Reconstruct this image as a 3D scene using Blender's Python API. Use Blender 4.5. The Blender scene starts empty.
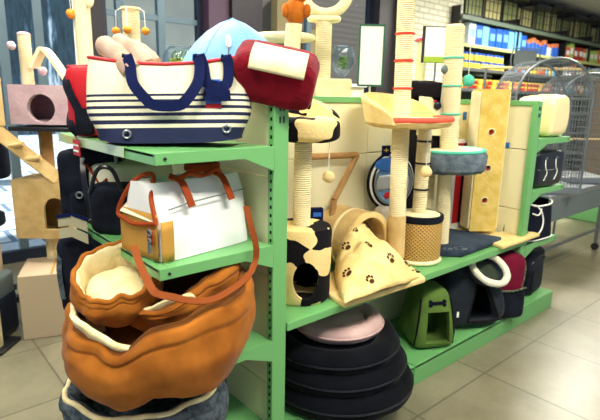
import bpy, bmesh, math, random
from mathutils import Vector, Matrix, noise, Quaternion
R = math.radians; PI = math.pi
scn = bpy.context.scene; COL = scn.collection
# ------------------------------------------------------------------ camera
F = 500.0; PITCH = R(12.65); ROLL = R(-1.15); YAW = R(49.1); EYE = Vector((0, 0, 1.45))
_fw = Vector((math.cos(YAW), math.sin(YAW), 0)); _rt = Vector((math.sin(YAW), -math.cos(YAW), 0)); _up = Vector((0, 0, 1))
CF = _fw*math.cos(PITCH) - _up*math.sin(PITCH); _u = _up*math.cos(PITCH) + _fw*math.sin(PITCH)
CR = _rt*math.cos(ROLL) - _u*math.sin(ROLL); CU = _u*math.cos(ROLL) + _rt*math.sin(ROLL)
cd = bpy.data.cameras.new('camera'); cam = bpy.data.objects.new('camera', cd); COL.objects.link(cam)
cam.matrix_world = Matrix(((CR.x, CU.x, -CF.x, EYE.x), (CR.y, CU.y, -CF.y, EYE.y), (CR.z, CU.z, -CF.z, EYE.z), (0, 0, 0, 1)))
cd.sensor_width = 36; cd.lens = F*36/600; cd.clip_end = 200
cd.dof.use_dof = True; cd.dof.focus_distance = 2.0; cd.dof.aperture_fstop = 3.5
scn.camera = cam
# ------------------------------------------------------------------ world, lights, exposure
w = bpy.data.worlds.new('world'); scn.world = w; w.use_nodes = True
w.node_tree.nodes['Background'].inputs[0].default_value = (0.72, 0.86, 1.0, 1)
w.node_tree.nodes['Background'].inputs[1].default_value = 0.28
def light(name, kind, loc, power, color=(1, 1, 1), size=1, size_y=None, rot=(0, 0, 0), angle=None):
    l = bpy.data.lights.new(name, kind); o = bpy.data.objects.new(name, l); COL.objects.link(o)
    o.location = loc; o.rotation_euler = rot; l.energy = power; l.color = color
    if kind == 'AREA':
        l.size = size
        if size_y: l.shape = 'RECTANGLE'; l.size_y = size_y
    if kind == 'SUN' and angle: l.angle = angle
    return o
light('sun', 'SUN', (10, 8, 10), 6.0, (1, .97, .9), rot=(R(10), R(48), 0), angle=R(2))
light('added_area_light', 'AREA', (1.2, -.3, 3.15), 70, (1, .95, .80), 1.6, .5)  # key; this and the following are unseen area lights added below the ceiling
light('added_area_light', 'AREA', (3.6, -.1, 3.15), 40, (1, .95, .80), 1.6, .5)
light('added_area_light', 'AREA', (-.6, 1.0, 3.15), 45, (1, .95, .80), 1.6, .5)
light('added_area_light', 'AREA', (1.0, 2.9, 3.15), 60, (1, .96, .85), 1.6, .5)
light('added_area_light', 'AREA', (3.6, 2.9, 3.15), 70, (1, .96, .85), 1.6, .5)
light('added_area_light', 'AREA', (8.0, 2.6, 3.15), 190, (1, .96, .85), 2.0, .5)  # added to brighten the back wall and the white brick pillar
scn.view_settings.view_transform = 'Standard'; scn.view_settings.look = 'None'
scn.view_settings.exposure = 0.75; scn.view_settings.gamma = 1.0; scn.view_settings.use_curve_mapping = False

# ------------------------------------------------------------------ helpers
def at(x, y, ax, val):
    d = CF + CR*((x-300)/F) + CU*((210-y)/F)
    return EYE + d*((val-EYE[ax])/d[ax])
def lin(c):
    return tuple((v/255/12.92 if v/255 <= .04045 else ((v/255+.055)/1.055)**2.4) for v in c) + (1,)
def N(nt, t, **kw):
    n = nt.nodes.new(t)
    for k, v in kw.items(): setattr(n, k, v)
    return n
MATS = {}
def mat(name, col, rough=.8, bump=0, bs=60, col2=None, vs=6, metal=0, sheen=0, ior=None, trans=0, thr=None, wave=None, coat=0, emit=0, detail=3, spec=None):
    """procedural material; col2 = second colour mixed by noise; thr = hard edged patches; wave = (axis, period) rib bump"""
    m = bpy.data.materials.new(name); m.use_nodes = True; nt = m.node_tree; b = nt.nodes['Principled BSDF']
    b.inputs['Base Color'].default_value = lin(col); b.inputs['Roughness'].default_value = rough
    b.inputs['Metallic'].default_value = metal
    if spec is None and rough >= .68 and not trans: spec = .15
    if spec is not None: b.inputs['Specular IOR Level'].default_value = spec
    if sheen: b.inputs['Sheen Weight'].default_value = sheen*.2; b.inputs['Sheen Roughness'].default_value = .4
    if trans: b.inputs['Transmission Weight'].default_value = trans
    if ior: b.inputs['IOR'].default_value = ior
    if coat: b.inputs['Coat Weight'].default_value = coat
    if emit: b.inputs['Emission Color'].default_value = lin(col); b.inputs['Emission Strength'].default_value = emit
    tc = N(nt, 'ShaderNodeTexCoord')
    if col2:
        n = N(nt, 'ShaderNodeTexNoise'); n.inputs['Scale'].default_value = vs; n.inputs['Detail'].default_value = detail
        nt.links.new(tc.outputs['Object'], n.inputs['Vector'])
        r = N(nt, 'ShaderNodeValToRGB'); r.color_ramp.elements[0].color = lin(col); r.color_ramp.elements[1].color = lin(col2)
        if thr: r.color_ramp.interpolation = 'CONSTANT'; r.color_ramp.elements[1].position = thr
        else: r.color_ramp.elements[0].position = .35; r.color_ramp.elements[1].position = .65
        nt.links.new(n.outputs['Fac'], r.inputs['Fac']); nt.links.new(r.outputs['Color'], b.inputs['Base Color'])
    if bump or wave:
        bp = N(nt, 'ShaderNodeBump'); bp.inputs['Strength'].default_value = bump or .6; bp.inputs['Distance'].default_value = .004
        if wave:
            t = N(nt, 'ShaderNodeTexWave', bands_direction=wave[0]); t.inputs['Scale'].default_value = .314/wave[1]
            t.inputs['Distortion'].default_value = .3; o = t.outputs['Fac']
        else:
            t = N(nt, 'ShaderNodeTexNoise'); t.inputs['Scale'].default_value = bs; t.inputs['Detail'].default_value = 4; o = t.outputs['Fac']
        nt.links.new(tc.outputs['Object'], t.inputs['Vector']); nt.links.new(o, bp.inputs['Height']); nt.links.new(bp.outputs['Normal'], b.inputs['Normal'])
    MATS[name] = m; return m

class MB:
    def __init__(s): s.v = []; s.f = []; s.mi = []; s.cur = 0
    def add(s, v, f, M=None):
        k = len(s.v); s.v += [(M @ Vector(p)) if M else Vector(p) for p in v]
        s.f += [tuple(i+k for i in q) for q in f]; s.mi += [s.cur]*len(f); return s
    def box(s, c, d, rz=0, M=None):
        a, b, e = d[0]/2, d[1]/2, d[2]/2
        v = [(x, y, z) for x in (-a, a) for y in (-b, b) for z in (-e, e)]
        T = Matrix.Translation(c) @ Matrix.Rotation(rz, 4, 'Z')
        return s.add(v, [(0, 1, 3, 2), (4, 6, 7, 5), (0, 4, 5, 1), (2, 3, 7, 6), (0, 2, 6, 4), (1, 5, 7, 3)], M @ T if M else T)
    def bar(s, p0, p1, w, h, upv=(0, 0, 1)):
        p0, p1 = Vector(p0), Vector(p1); d = (p1-p0).normalized(); sd = d.cross(Vector(upv))
        sd = sd.normalized() if sd.length > 1e-5 else Vector((1, 0, 0)); u = sd.cross(d)
        v = [p + sd*a*w/2 + u*b*h/2 for p in (p0, p1) for a in (-1, 1) for b in (-1, 1)]
        return s.add(v, [(0, 1, 3, 2), (4, 6, 7, 5), (0, 4, 5, 1), (2, 3, 7, 6), (0, 2, 6, 4), (1, 5, 7, 3)])
    def tube(s, pts, r, n=10, close=False, rf=None):
        pts = [Vector(p) for p in pts]; m = len(pts); v = []; f = []; prev = None
        for i, p in enumerate(pts):
            a = pts[(i-1) % m] if close or i else p; b = pts[(i+1) % m] if close or i < m-1 else p
            t = (b-a).normalized()
            if prev is None: x = t.cross(Vector((0, 0, 1))); x = x.normalized() if x.length > 1e-4 else Vector((1, 0, 0))
            else: x = (prev - t*prev.dot(t)).normalized()
            prev = x; y = t.cross(x); rr = rf(i/(m-1)) if rf else r
            for k in range(n): an = 2*PI*k/n; v.append(p + x*math.cos(an)*rr + y*math.sin(an)*rr)
        for i in range(m if close else m-1):
            for k in range(n):
                j = (i+1) % m; f.append((i*n+k, i*n+(k+1) % n, j*n+(k+1) % n, j*n+k))
        if not close: f.append(tuple(range(n))[::-1]); f.append(tuple((m-1)*n+k for k in range(n)))
        return s.add(v, f)
    def cyl(s, p0, p1, r, r1=None, n=24):
        r1 = r if r1 is None else r1
        return s.tube([p0, p1], r, n, rf=lambda t: r+(r1-r)*t)
    def lathe(s, prof, c=(0, 0, 0), n=40, sx=1, sy=1, fn=None, M=None, caps=True):
        v = []; f = []; m = len(prof)
        for i, (r, z) in enumerate(prof):
            for k in range(n):
                a = 2*PI*k/n; p = Vector((r*math.cos(a)*sx, r*math.sin(a)*sy, z))
                if fn: p = fn(p, a, i)
                v.append(Vector(c)+p)
        for i in range(m-1):
            for k in range(n): f.append((i*n+k, i*n+(k+1) % n, (i+1)*n+(k+1) % n, (i+1)*n+k))
        if caps: f.append(tuple(range(n))[::-1]); f.append(tuple((m-1)*n+k for k in range(n)))
        return s.add(v, f, M)
    def sq(s, c, d, e1=.3, e2=.3, nu=32, nv=16, M=None, fn=None):
        """soft box (superquadric) of full size d"""
        def pw(x, e): return math.copysign(abs(x)**e, x)
        v = []; f = []
        for j in range(1, nv):
            ph = -PI/2 + PI*j/nv
            for k in range(nu):
                th = 2*PI*k/nu
                p = Vector((pw(math.cos(ph), e1)*pw(math.cos(th), e2)*d[0]/2, pw(math.cos(ph), e1)*pw(math.sin(th), e2)*d[1]/2, pw(math.sin(ph), e1)*d[2]/2))
                v.append(p)
        v.append(Vector((0, 0, -d[2]/2))); v.append(Vector((0, 0, d[2]/2))); L = len(v)
        for j in range(nv-2):
            for k in range(nu): f.append((j*nu+k, j*nu+(k+1) % nu, (j+1)*nu+(k+1) % nu, (j+1)*nu+k))
        for k in range(nu):
            f.append((L-2, (k+1) % nu, k)); f.append((L-1, (nv-2)*nu+k, (nv-2)*nu+(k+1) % nu))
        if fn: v = [fn(p) for p in v]
        v = [p+Vector(c) for p in v]
        return s.add(v, f, M)
    def ell(s, c, r, n=20, M=None, fn=None): return s.sq(c, (2*r[0], 2*r[1], 2*r[2]), 1, 1, n, max(6, n//2), M, fn)
    def torus(s, c, Rr, r, ax='Z', n=40, m=10, sx=1, sy=1):
        pts = []
        for k in range(n):
            a = 2*PI*k/n; x, y = Rr*math.cos(a)*sx, Rr*math.sin(a)*sy
            pts.append(Vector(c)+Vector({'Z': (x, y, 0), 'Y': (x, 0, y), 'X': (0, x, y)}[ax]))
        return s.tube(pts, r, m, close=True)
    def prism(s, out, M, t):
        """outline in local XZ, thickness t along local +Y"""
        n = len(out); v = [(x, 0, z) for x, z in out] + [(x, t, z) for x, z in out]
        f = [tuple(range(n)), tuple(range(2*n-1, n-1, -1))] + [(i, i+n, (i+1) % n+n, (i+1) % n) for i in range(n)]
        return s.add(v, f, M)
    def grid(s, fn, nu, nv):
        v = [fn(i/nu, j/nv) for j in range(nv+1) for i in range(nu+1)]
        return s.add(v, [(j*(nu+1)+i, j*(nu+1)+i+1, (j+1)*(nu+1)+i+1, (j+1)*(nu+1)+i) for j in range(nv) for i in range(nu)])
    def ribbon(s, pts, wv, w, t=.004):
        """strap through pts, width direction wv (vector or list), thickness t"""
        pts = [Vector(p) for p in pts]; v = []; f = []
        for i, p in enumerate(pts):
            a = pts[max(0, i-1)]; b = pts[min(len(pts)-1, i+1)]; d = (b-a).normalized()
            wd = Vector(wv[i] if isinstance(wv, list) else wv); wd = (wd-d*wd.dot(d)).normalized(); nn = d.cross(wd)
            v += [p+wd*w/2+nn*t/2, p+wd*w/2-nn*t/2, p-wd*w/2-nn*t/2, p-wd*w/2+nn*t/2]
        for i in range(len(pts)-1):
            for k in range(4): f.append((i*4+k, i*4+(k+1) % 4, i*4+4+(k+1) % 4, i*4+4+k))
        f.append((0, 1, 2, 3)); L = len(v); f.append((L-1, L-2, L-3, L-4))
        return s.add(v, f)
    def build(s, name, m, parent=None, smooth=True, bevel=0, sub=0, noisy=None, loc=None, rot=None, seg=2):
        me = bpy.data.meshes.new(name)
        me.from_pydata([tuple(p) for p in s.v], [], s.f); me.validate()
        bm = bmesh.new(); bm.from_mesh(me); bmesh.ops.recalc_face_normals(bm, faces=bm.faces)
        if noisy:
            amp, fr = noisy; bm.normal_update()
            for vv in bm.verts: vv.co += vv.normal*noise.noise(vv.co*fr)*amp
        bm.to_mesh(me); bm.free()
        ms = m if isinstance(m, (list, tuple)) else [m]
        for q in ms: me.materials.append(MATS[q] if isinstance(q, str) else q)
        if len(ms) > 1 and len(me.polygons) == len(s.mi):
            for p, i in zip(me.polygons, s.mi): p.material_index = i
        if smooth:
            for p in me.polygons: p.use_smooth = True
            try: me.set_sharp_from_angle(angle=R(38))
            except Exception: pass
        o = bpy.data.objects.new(name, me); COL.objects.link(o)
        if parent: o.parent = parent
        if loc: o.location = loc
        if rot: o.rotation_euler = rot
        if bevel:
            b = o.modifiers.new('bevel', 'BEVEL'); b.width = bevel; b.segments = seg; b.limit_method = 'ANGLE'; b.angle_limit = R(35)
        if sub:
            b = o.modifiers.new('sub', 'SUBSURF'); b.levels = sub; b.render_levels = sub
        return o
def cut(o, *cutters):
    """boolean-carve MB cutters (given in o's local space) out of o and bake the result"""
    for c in cutters:
        k = c.build('cutter', list(MATS)[0], None, smooth=False)
        md = o.modifiers.new('b', 'BOOLEAN'); md.operation = 'DIFFERENCE'; md.solver = 'EXACT'; md.object = k
        par = o.parent; mb = o.matrix_basis.copy(); o.parent = None; o.matrix_basis = Matrix.Identity(4)
        dg = bpy.context.evaluated_depsgraph_get(); dg.update()
        me = bpy.data.meshes.new_from_object(o.evaluated_get(dg)); o.modifiers.remove(md)
        mats = [q for q in o.data.materials]
        o.data = me; o.parent = par; o.matrix_basis = mb
        while len(me.materials) > len(mats): me.materials.pop()
        for p in me.polygons:
            if p.material_index >= len(mats): p.material_index = 0
        km = k.data; bpy.data.objects.remove(k); bpy.data.meshes.remove(km)
        try: me.set_sharp_from_angle(angle=R(38))
        except Exception: pass
    return o
def tag(o, label=None, cat=None, group=None, kind=None):
    if label: o['label'] = label
    if cat: o['category'] = cat
    if group: o['group'] = group
    if kind: o['kind'] = kind
    return o
def thing(name, loc, label, cat, rz=0, group=None):
    o = bpy.data.objects.new(name, None); COL.objects.link(o); o.location = loc; o.rotation_euler = (0, 0, rz); o.empty_display_size = .05
    return tag(o, label, cat, group)
def dup(o, loc=None, rz=None, label=None):
    c = o.copy(); COL.objects.link(c)
    if loc is not None: c.location = loc
    if rz is not None: c.rotation_euler = (0, 0, rz)
    if label: c['label'] = label
    for ch in list(o.children):
        k = ch.copy(); COL.objects.link(k); k.parent = c
        for g in list(ch.children): q = g.copy(); COL.objects.link(q); q.parent = k
    return c
FACE = math.atan2(_rt.y, _rt.x)          # rotation of a thing whose front (local -Y) looks back at the aisle corner
def smooth_path(pts, n=6):
    pts = [Vector(p) for p in pts]; out = []
    P = [pts[0]*2-pts[1]] + pts + [pts[-1]*2-pts[-2]]
    for i in range(1, len(P)-2):
        a, b, c, d = P[i-1:i+3]
        for k in range(n):
            t = k/n; out.append(.5*((2*b)+(c-a)*t+(2*a-5*b+4*c-d)*t*t+(3*b-a-3*c+d)*t**3))
    out.append(pts[-1]); return out
def sstep(a, b, x):
    t = max(0, min(1, (x-a)/(b-a))); return t*t*(3-2*t)

# ------------------------------------------------------------------ materials
mat('green_paint', (108, 172, 106), .38, .02, 30)
mat('green_dark', (70, 140, 84), .45)
mat('cream_panel', (238, 230, 190), .55, .03, 20)
mat('black_metal', (20, 22, 28), .4)
mat('hole', (16, 20, 20), .9)
mat('grey_metal', (150, 156, 160), .3, metal=.8)
mat('wire', (112, 118, 124), .4, metal=.5)
mat('sisal', (244, 230, 186), .9, .9, wave=('Z', .009))
mat('sisal_x', (240, 222, 168), .9, .9, wave=('X', .009))
mat('cream_plush', (238, 214, 150), .95, .8, 90, (226, 196, 128), 14, sheen=.4)
mat('pale_plush', (244, 232, 190), .95, .7, 90, (236, 220, 172), 14, sheen=.4)
mat('tan_plush', (214, 184, 128), .95, .8, 90, (196, 162, 106), 12, sheen=.3)
mat('brown_plush', (184, 142, 92), .95, .8, 90, (160, 120, 74), 12, sheen=.3)
mat('mauve_plush', (206, 178, 184), .95, .8, 90, (192, 160, 170), 12, sheen=.4)
mat('yellow_plush', (214, 180, 86), .95, .9, 70, (228, 200, 118), 16, sheen=.4)
mat('cow', (240, 210, 146), .95, .7, 90, (18, 16, 22), 8.5, thr=.51, detail=1, sheen=.1)
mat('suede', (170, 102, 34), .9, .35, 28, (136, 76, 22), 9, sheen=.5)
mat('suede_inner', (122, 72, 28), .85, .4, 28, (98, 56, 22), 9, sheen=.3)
mat('fleece', (240, 224, 178), .95, 1.0, 110, (226, 206, 152), 20, sheen=.5)
mat('grey_fleece', (86, 96, 104), .95, 1.0, 120, (46, 56, 66), 40, sheen=.3)
mat('pink_plush', (206, 176, 172), .9, .5, 60, (188, 154, 152), 10, sheen=.5)
mat('black_fabric', (8, 11, 22), .75, .4, 80, (24, 30, 44), 10, sheen=.15)
mat('black_cord', (22, 28, 40), .7, .8, wave=('X', .006), sheen=.2)
mat('black_vinyl', (14, 18, 30), .3, .2, 20)
mat('navy', (10, 22, 66), .85, .3, 120)
mat('navy_dark', (10, 14, 34), .7, .3, 120)
mat('blue', (40, 110, 205), .5)
mat('light_blue', (112, 168, 226), .6, .1, 30, (134, 186, 232), 5)
mat('white_fabric', (240, 240, 240), .75, .25, 12)
mat('white', (244, 244, 238), .5)
mat('board_white', (248, 248, 246), .4)
mat('red', (196, 18, 34), .55, .2, 30)
mat('red_rope', (226, 70, 52), .8)
mat('coral', (234, 92, 72), .85, .4, 80)
mat('teal', (92, 196, 170), .8, .3, 80)
mat('maroon', (134, 12, 34), .9, 1.0, 60, (104, 6, 26), 12, sheen=.5)
mat('wine', (120, 12, 48), .8, .4, 40, (98, 8, 38), 8, sheen=.3)
mat('teddy', (198, 112, 34), .95, 1.0, 60, (170, 88, 24), 18, sheen=.4)
mat('orange_ball', (224, 140, 52), .95, .8, 120)
mat('cream_ball', (238, 208, 148), .95, .8, 120)
mat('tan_leather', (150, 62, 26), .75, .15, 60)
mat('strap_leather', (132, 66, 28), .8, .15, 60)
mat('tan_side', (190, 142, 66), .7, .2, 60)
mat('canvas', (236, 232, 202), .8, .2, 160)
mat('card', (206, 184, 156), .85, .1, 12)
mat('charcoal', (40, 46, 54), .92, .6, 70, (32, 38, 46), 9, sheen=.3)
mat('slate_plush', (70, 84, 96), .95, 1.0, 80, (112, 124, 134), 16, sheen=.4)
mat('slate_base', (36, 46, 64), .95, .8, 80, (56, 70, 88), 9, sheen=.3)
mat('leaf_green', (96, 124, 58), .85, .4, 60, (80, 108, 48), 8, sheen=.2)
mat('basket', (188, 140, 72), .7, .2, 60)
mat('olive', (50, 60, 50), .9)
mat('plastic_wrap', (252, 232, 172), .35, .5, 9, coat=.6)
mat('glass', (235, 245, 250), .03, trans=1, ior=1.3)
mat('pane', (235, 245, 250), .02, trans=1, ior=1.02, spec=.3)
mat('pebble', (90, 150, 60), .6, 0, 40, (214, 190, 60), 60)
mat('dark_column', (30, 22, 30), .5)
mat('plum_column', (70, 46, 66), .6)
mat('mullion', (92, 112, 124), .4, metal=.3)
mat('frame_dark', (24, 34, 54), .4)
mat('ceiling', (214, 214, 206), .9)
mat('soft_black', (26, 22, 26), .95, .6, 80, sheen=.1)
mat('grey_plastic', (104, 116, 118), .5)
mat('price_yellow', (196, 200, 122), .5)
mat('clear_strip', (178, 200, 150), .2)

def striped_canvas():
    m = bpy.data.materials.new('striped_canvas'); m.use_nodes = True; nt = m.node_tree; b = nt.nodes['Principled BSDF']
    b.inputs['Roughness'].default_value = .8
    tc = N(nt, 'ShaderNodeTexCoord'); sp = N(nt, 'ShaderNodeSeparateXYZ'); nt.links.new(tc.outputs['Object'], sp.inputs[0])
    mr = N(nt, 'ShaderNodeMapRange'); mr.inputs['From Min'].default_value = 0; mr.inputs['From Max'].default_value = .285
    nt.links.new(sp.outputs['Z'], mr.inputs['Value'])
    r = N(nt, 'ShaderNodeValToRGB'); r.color_ramp.interpolation = 'CONSTANT'; cr = r.color_ramp
    cw, cn = lin((230, 224, 196)), lin((12, 24, 66))
    cr.elements[0].color = cn; cr.elements[1].position = .175; cr.elements[1].color = cw
    for i, p in enumerate((.215, .262, .305, .345, .388, .425, .465, .495, .53, .555)):
        e = cr.elements.new(p); e.color = cn if i % 2 == 0 else cw
    nt.links.new(mr.outputs[0], cr and r.inputs['Fac']); nt.links.new(r.outputs['Color'], b.inputs['Base Color'])
    bp = N(nt, 'ShaderNodeBump'); t = N(nt, 'ShaderNodeTexNoise'); t.inputs['Scale'].default_value = 14; bp.inputs['Distance'].default_value = .01; bp.inputs['Strength'].default_value = .4
    nt.links.new(tc.outputs['Object'], t.inputs['Vector']); nt.links.new(t.outputs['Fac'], bp.inputs['Height']); nt.links.new(bp.outputs['Normal'], b.inputs['Normal'])
    MATS['striped_canvas'] = m
striped_canvas()
def basket_weave():
    m = bpy.data.materials.new('weave'); m.use_nodes = True; nt = m.node_tree; b = nt.nodes['Principled BSDF']; b.inputs['Roughness'].default_value = .7
    tc = N(nt, 'ShaderNodeTexCoord'); sp = N(nt, 'ShaderNodeSeparateXYZ'); nt.links.new(tc.outputs['Object'], sp.inputs[0])
    an = N(nt, 'ShaderNodeMath', operation='ARCTAN2'); nt.links.new(sp.outputs['Y'], an.inputs[0]); nt.links.new(sp.outputs['X'], an.inputs[1])
    def wv(src, k):
        a = N(nt, 'ShaderNodeMath', operation='MULTIPLY'); nt.links.new(src, a.inputs[0]); a.inputs[1].default_value = k
        s_ = N(nt, 'ShaderNodeMath', operation='SINE'); nt.links.new(a.outputs[0], s_.inputs[0]); return s_.outputs[0]
    mu = N(nt, 'ShaderNodeMath', operation='MULTIPLY'); nt.links.new(wv(an.outputs[0], 36), mu.inputs[0]); nt.links.new(wv(sp.outputs['Z'], 330), mu.inputs[1])
    r = N(nt, 'ShaderNodeValToRGB'); r.color_ramp.elements[0].position = .2; r.color_ramp.elements[0].color = lin((212, 168, 92)); r.color_ramp.elements[1].position = .6; r.color_ramp.elements[1].color = lin((118, 76, 30))
    nt.links.new(mu.outputs[0], r.inputs['Fac']); nt.links.new(r.outputs['Color'], b.inputs['Base Color'])
    bp = N(nt, 'ShaderNodeBump'); bp.inputs['Strength'].default_value = .6; bp.inputs['Distance'].default_value = .004
    nt.links.new(mu.outputs[0], bp.inputs['Height']); nt.links.new(bp.outputs['Normal'], b.inputs['Normal']); MATS['weave'] = m
basket_weave()
def brick_mat(name, c1, c2, mo, scale, bw, rh, mort=.012, rough=.6, bump=.2, axes='XZ', off=.5):
    m = bpy.data.materials.new(name); m.use_nodes = True; nt = m.node_tree; b = nt.nodes['Principled BSDF']; b.inputs['Roughness'].default_value = rough
    b.inputs['Specular IOR Level'].default_value = .3
    tc = N(nt, 'ShaderNodeTexCoord'); sp = N(nt, 'ShaderNodeSeparateXYZ'); cb = N(nt, 'ShaderNodeCombineXYZ')
    nt.links.new(tc.outputs['Object'], sp.inputs[0]); nt.links.new(sp.outputs[axes[0]], cb.inputs['X']); nt.links.new(sp.outputs[axes[1]], cb.inputs['Y'])
    t = N(nt, 'ShaderNodeTexBrick'); t.offset = off; t.inputs['Scale'].default_value = 1; t.inputs['Brick Width'].default_value = bw; t.inputs['Row Height'].default_value = rh
    t.inputs['Mortar Size'].default_value = mort; t.inputs['Color1'].default_value = lin(c1); t.inputs['Color2'].default_value = lin(c2); t.inputs['Mortar'].default_value = lin(mo)
    nt.links.new(cb.outputs[0], t.inputs['Vector'])
    mx = N(nt, 'ShaderNodeMix', data_type='RGBA', blend_type='MULTIPLY'); mx.inputs['Factor'].default_value = .5 if axes == 'XY' else .1
    n = N(nt, 'ShaderNodeTexNoise'); n.inputs['Scale'].default_value = 2.2; n.inputs['Detail'].default_value = 9; n.inputs['Roughness'].default_value = .7; nt.links.new(tc.outputs['Object'], n.inputs['Vector'])
    rr = N(nt, 'ShaderNodeValToRGB'); rr.color_ramp.elements[0].position = .35; rr.color_ramp.elements[0].color = (.45, .43, .38, 1); rr.color_ramp.elements[1].position = .6
    nt.links.new(n.outputs['Fac'], rr.inputs['Fac'])
    nt.links.new(t.outputs['Color'], mx.inputs[6]); nt.links.new(rr.outputs['Color'], mx.inputs[7]); nt.links.new(mx.outputs[2], b.inputs['Base Color'])
    bp = N(nt, 'ShaderNodeBump'); bp.invert = True; bp.inputs['Strength'].default_value = bump; bp.inputs['Distance'].default_value = .003
    nt.links.new(t.outputs['Fac'], bp.inputs['Height']); nt.links.new(bp.outputs['Normal'], b.inputs['Normal']); MATS[name] = m
brick_mat('floor_tile', (138, 132, 110), (130, 125, 103), (104, 102, 84), 1, .6, .6, .006, .32, .1, 'XY', 0)
brick_mat('white_brick', (246, 242, 224), (232, 228, 206), (206, 200, 170), 1, .22, .075, .012, .8, .6, 'XZ')
brick_mat('paving', (226, 238, 250), (216, 230, 246), (120, 140, 170), 1, .5, .5, .03, .8, .2, 'XY')
def facade_mat():
    m = bpy.data.materials.new('facade'); m.use_nodes = True; nt = m.node_tree; b = nt.nodes['Principled BSDF']; b.inputs['Roughness'].default_value = .6
    tc = N(nt, 'ShaderNodeTexCoord'); mp = N(nt, 'ShaderNodeMapping'); mp.inputs['Scale'].default_value = (1.1, 0, .12); nt.links.new(tc.outputs['Object'], mp.inputs[0])
    n = N(nt, 'ShaderNodeTexNoise'); n.inputs['Scale'].default_value = 1.0; n.inputs['Detail'].default_value = 5; n.inputs['Roughness'].default_value = .7; nt.links.new(mp.outputs[0], n.inputs['Vector'])
    r = N(nt, 'ShaderNodeValToRGB'); cr = r.color_ramp; nt.links.new(n.outputs['Fac'], r.inputs['Fac'])
    cr.elements[0].position = .36; cr.elements[0].color = lin((10, 36, 44)); cr.elements[1].position = .44; cr.elements[1].color = lin((40, 70, 84))
    for p, c in ((.48, (16, 40, 52)), (.52, (70, 100, 120)), (.55, (220, 234, 244)), (.58, (60, 90, 112)), (.64, (20, 44, 50))): e = cr.elements.new(p); e.color = lin(c)  # pale step paints bright reflected lights into the building's colour
    nt.links.new(r.outputs['Color'], b.inputs['Base Color']); MATS['facade'] = m
facade_mat()
# ------------------------------------------------------------------ the setting
def struct(name, mb, m, parent=None, **k):
    o = mb.build(name, m, parent, **k)
    if not parent: o['kind'] = 'structure'
    return o
YW = 4.78
struct('floor', MB().box((6, 1.64, -.05), (18, 6.5, .1)), 'floor_tile', smooth=False)
struct('ceiling', MB().box((6, 1.64, 3.35), (18, 6.5, .1)), 'ceiling', smooth=False)
struct('pavement', MB().box((8, 16, -.06), (50, 22.2, .1)), 'paving', smooth=False)
fac = struct('building_across_the_street', MB().box((8, 20, 4), (50, 1, 8)), 'facade', smooth=False)
sh = MB(); sh.box((7.6, 8.5, 1.9), (3.4, .1, 3.8))
mat('shutter', (120, 108, 96), .6, .5, wave=('Z', .12))
struct('street_kiosk', sh, 'shutter', smooth=False)
mat('pale_wall', (176, 178, 168), .8, .3, 6, (150, 152, 146), .8)
struct('pale_street_wall', MB().box((4.4, 8.7, 2), (2.4, .1, 4)), 'pale_wall', smooth=False)
mat('street_box', (196, 164, 112), .8)
k = MB()
for x, z, w_, h_ in ((6.7, 3.0, .5, .7), (6.75, 1.95, .45, .6), (7.5, 2.6, .4, .5)): k.box((x, 8.35, z), (w_, .2, h_))
struct('street_kiosk_crates', k, 'street_box', smooth=False)
def window(n, x0, x1, rows, cols, glazing='pane'):
    fr = MB()
    for x in (x0+.025, x1-.025): fr.box((x, YW, 1.65), (.05, .07, 3.3))
    for z in (.05, 3.26): fr.box(((x0+x1)/2, YW, z), (x1-x0, .07, .1 if z < 1 else .08))
    o = struct('window_%d' % n, fr, 'frame_dark', smooth=False)
    for i, c in enumerate(cols): MB().box((c, YW, 1.67), (.07, .06, 3.12)).build('mullion', 'mullion', o, smooth=False)
    for z in rows: MB().box(((x0+x1)/2, YW, z), (x1-x0-.1, .05, .05)).build('crossbar', 'mullion', o, smooth=False)
    MB().box(((x0+x1)/2, YW+.01, 1.66), (x1-x0-.1, .008, 3.12)).build('pane', glazing, o, smooth=False)
window(1, -3.0, 1.58, (), (-.4, .93, 1.2))
window(2, 1.72, 2.74, (2.17,), (1.9, 2.3))
window(3, 3.36, 5.3, (), (4.2,))
struct('trim_1', MB().box((1.65, YW-.02, 1.65), (.14, .16, 3.3)), 'dark_column', smooth=False)
struct('trim_2', MB().box((2.86, YW-.05, 1.65), (.24, .25, 3.3)), 'plum_column', smooth=False)
struct('trim_3', MB().box((3.17, YW-.08, 1.65), (.38, .3, 3.3)), 'dark_column', smooth=False)
struct('trim_4', MB().box((5.5, YW-.05, 1.65), (.4, .25, 3.3)), 'dark_column', smooth=False)
struct('wall_pillar', MB().box((6.35, YW-.1, 1.65), (1.3, .45, 3.3)), 'white_brick', smooth=False)
mat('back_wall', (92, 98, 84), .8)
struct('wall_back', MB().box((11, YW+.1, 1.65), (8, .12, 3.3)), 'back_wall', smooth=False)
struct('wall_right', MB().box((15.02, 1.64, 1.65), (.1, 6.5, 3.3)), 'ceiling', smooth=False)

# ------------------------------------------------------------------ gondola shelving in the middle
Y0, YB, YE = 1.37, 1.82, 2.30; XL, XR = 1.06, 3.02
gd = thing('gondola_shelving', (0, 0, 0), 'green steel shelving run with cream back panels in the middle of the shop', 'shelving')
def gpart(name, mb, m='green_paint', par=gd, bevel=.003, **k): return mb.build(name, m, par, smooth=False, bevel=bevel, **k)
def upright(x, y):
    b = MB(); b.box((x+.033, y+.015, .73), (.066, .034, 1.46))
    o = gpart('upright', b); xh = x-.001 if x < 2 else x+.067
    s_ = MB()
    for z in (1.415, 1.375):
        for dx in (.026, .042): s_.box((x+dx, y-.003, z), (.006, .003, .022))
    gpart('slot', s_, 'black_metal', o, 0)
    s_ = MB()
    for k in range(40): s_.box((xh, y+.012, .2+k*.031), (.003, .008, .012))
    gpart('bracket_hole', s_, 'hole', o, 0)
for x in (XL, XR):
    for y in (Y0, YE-.03): upright(x, y)
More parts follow.
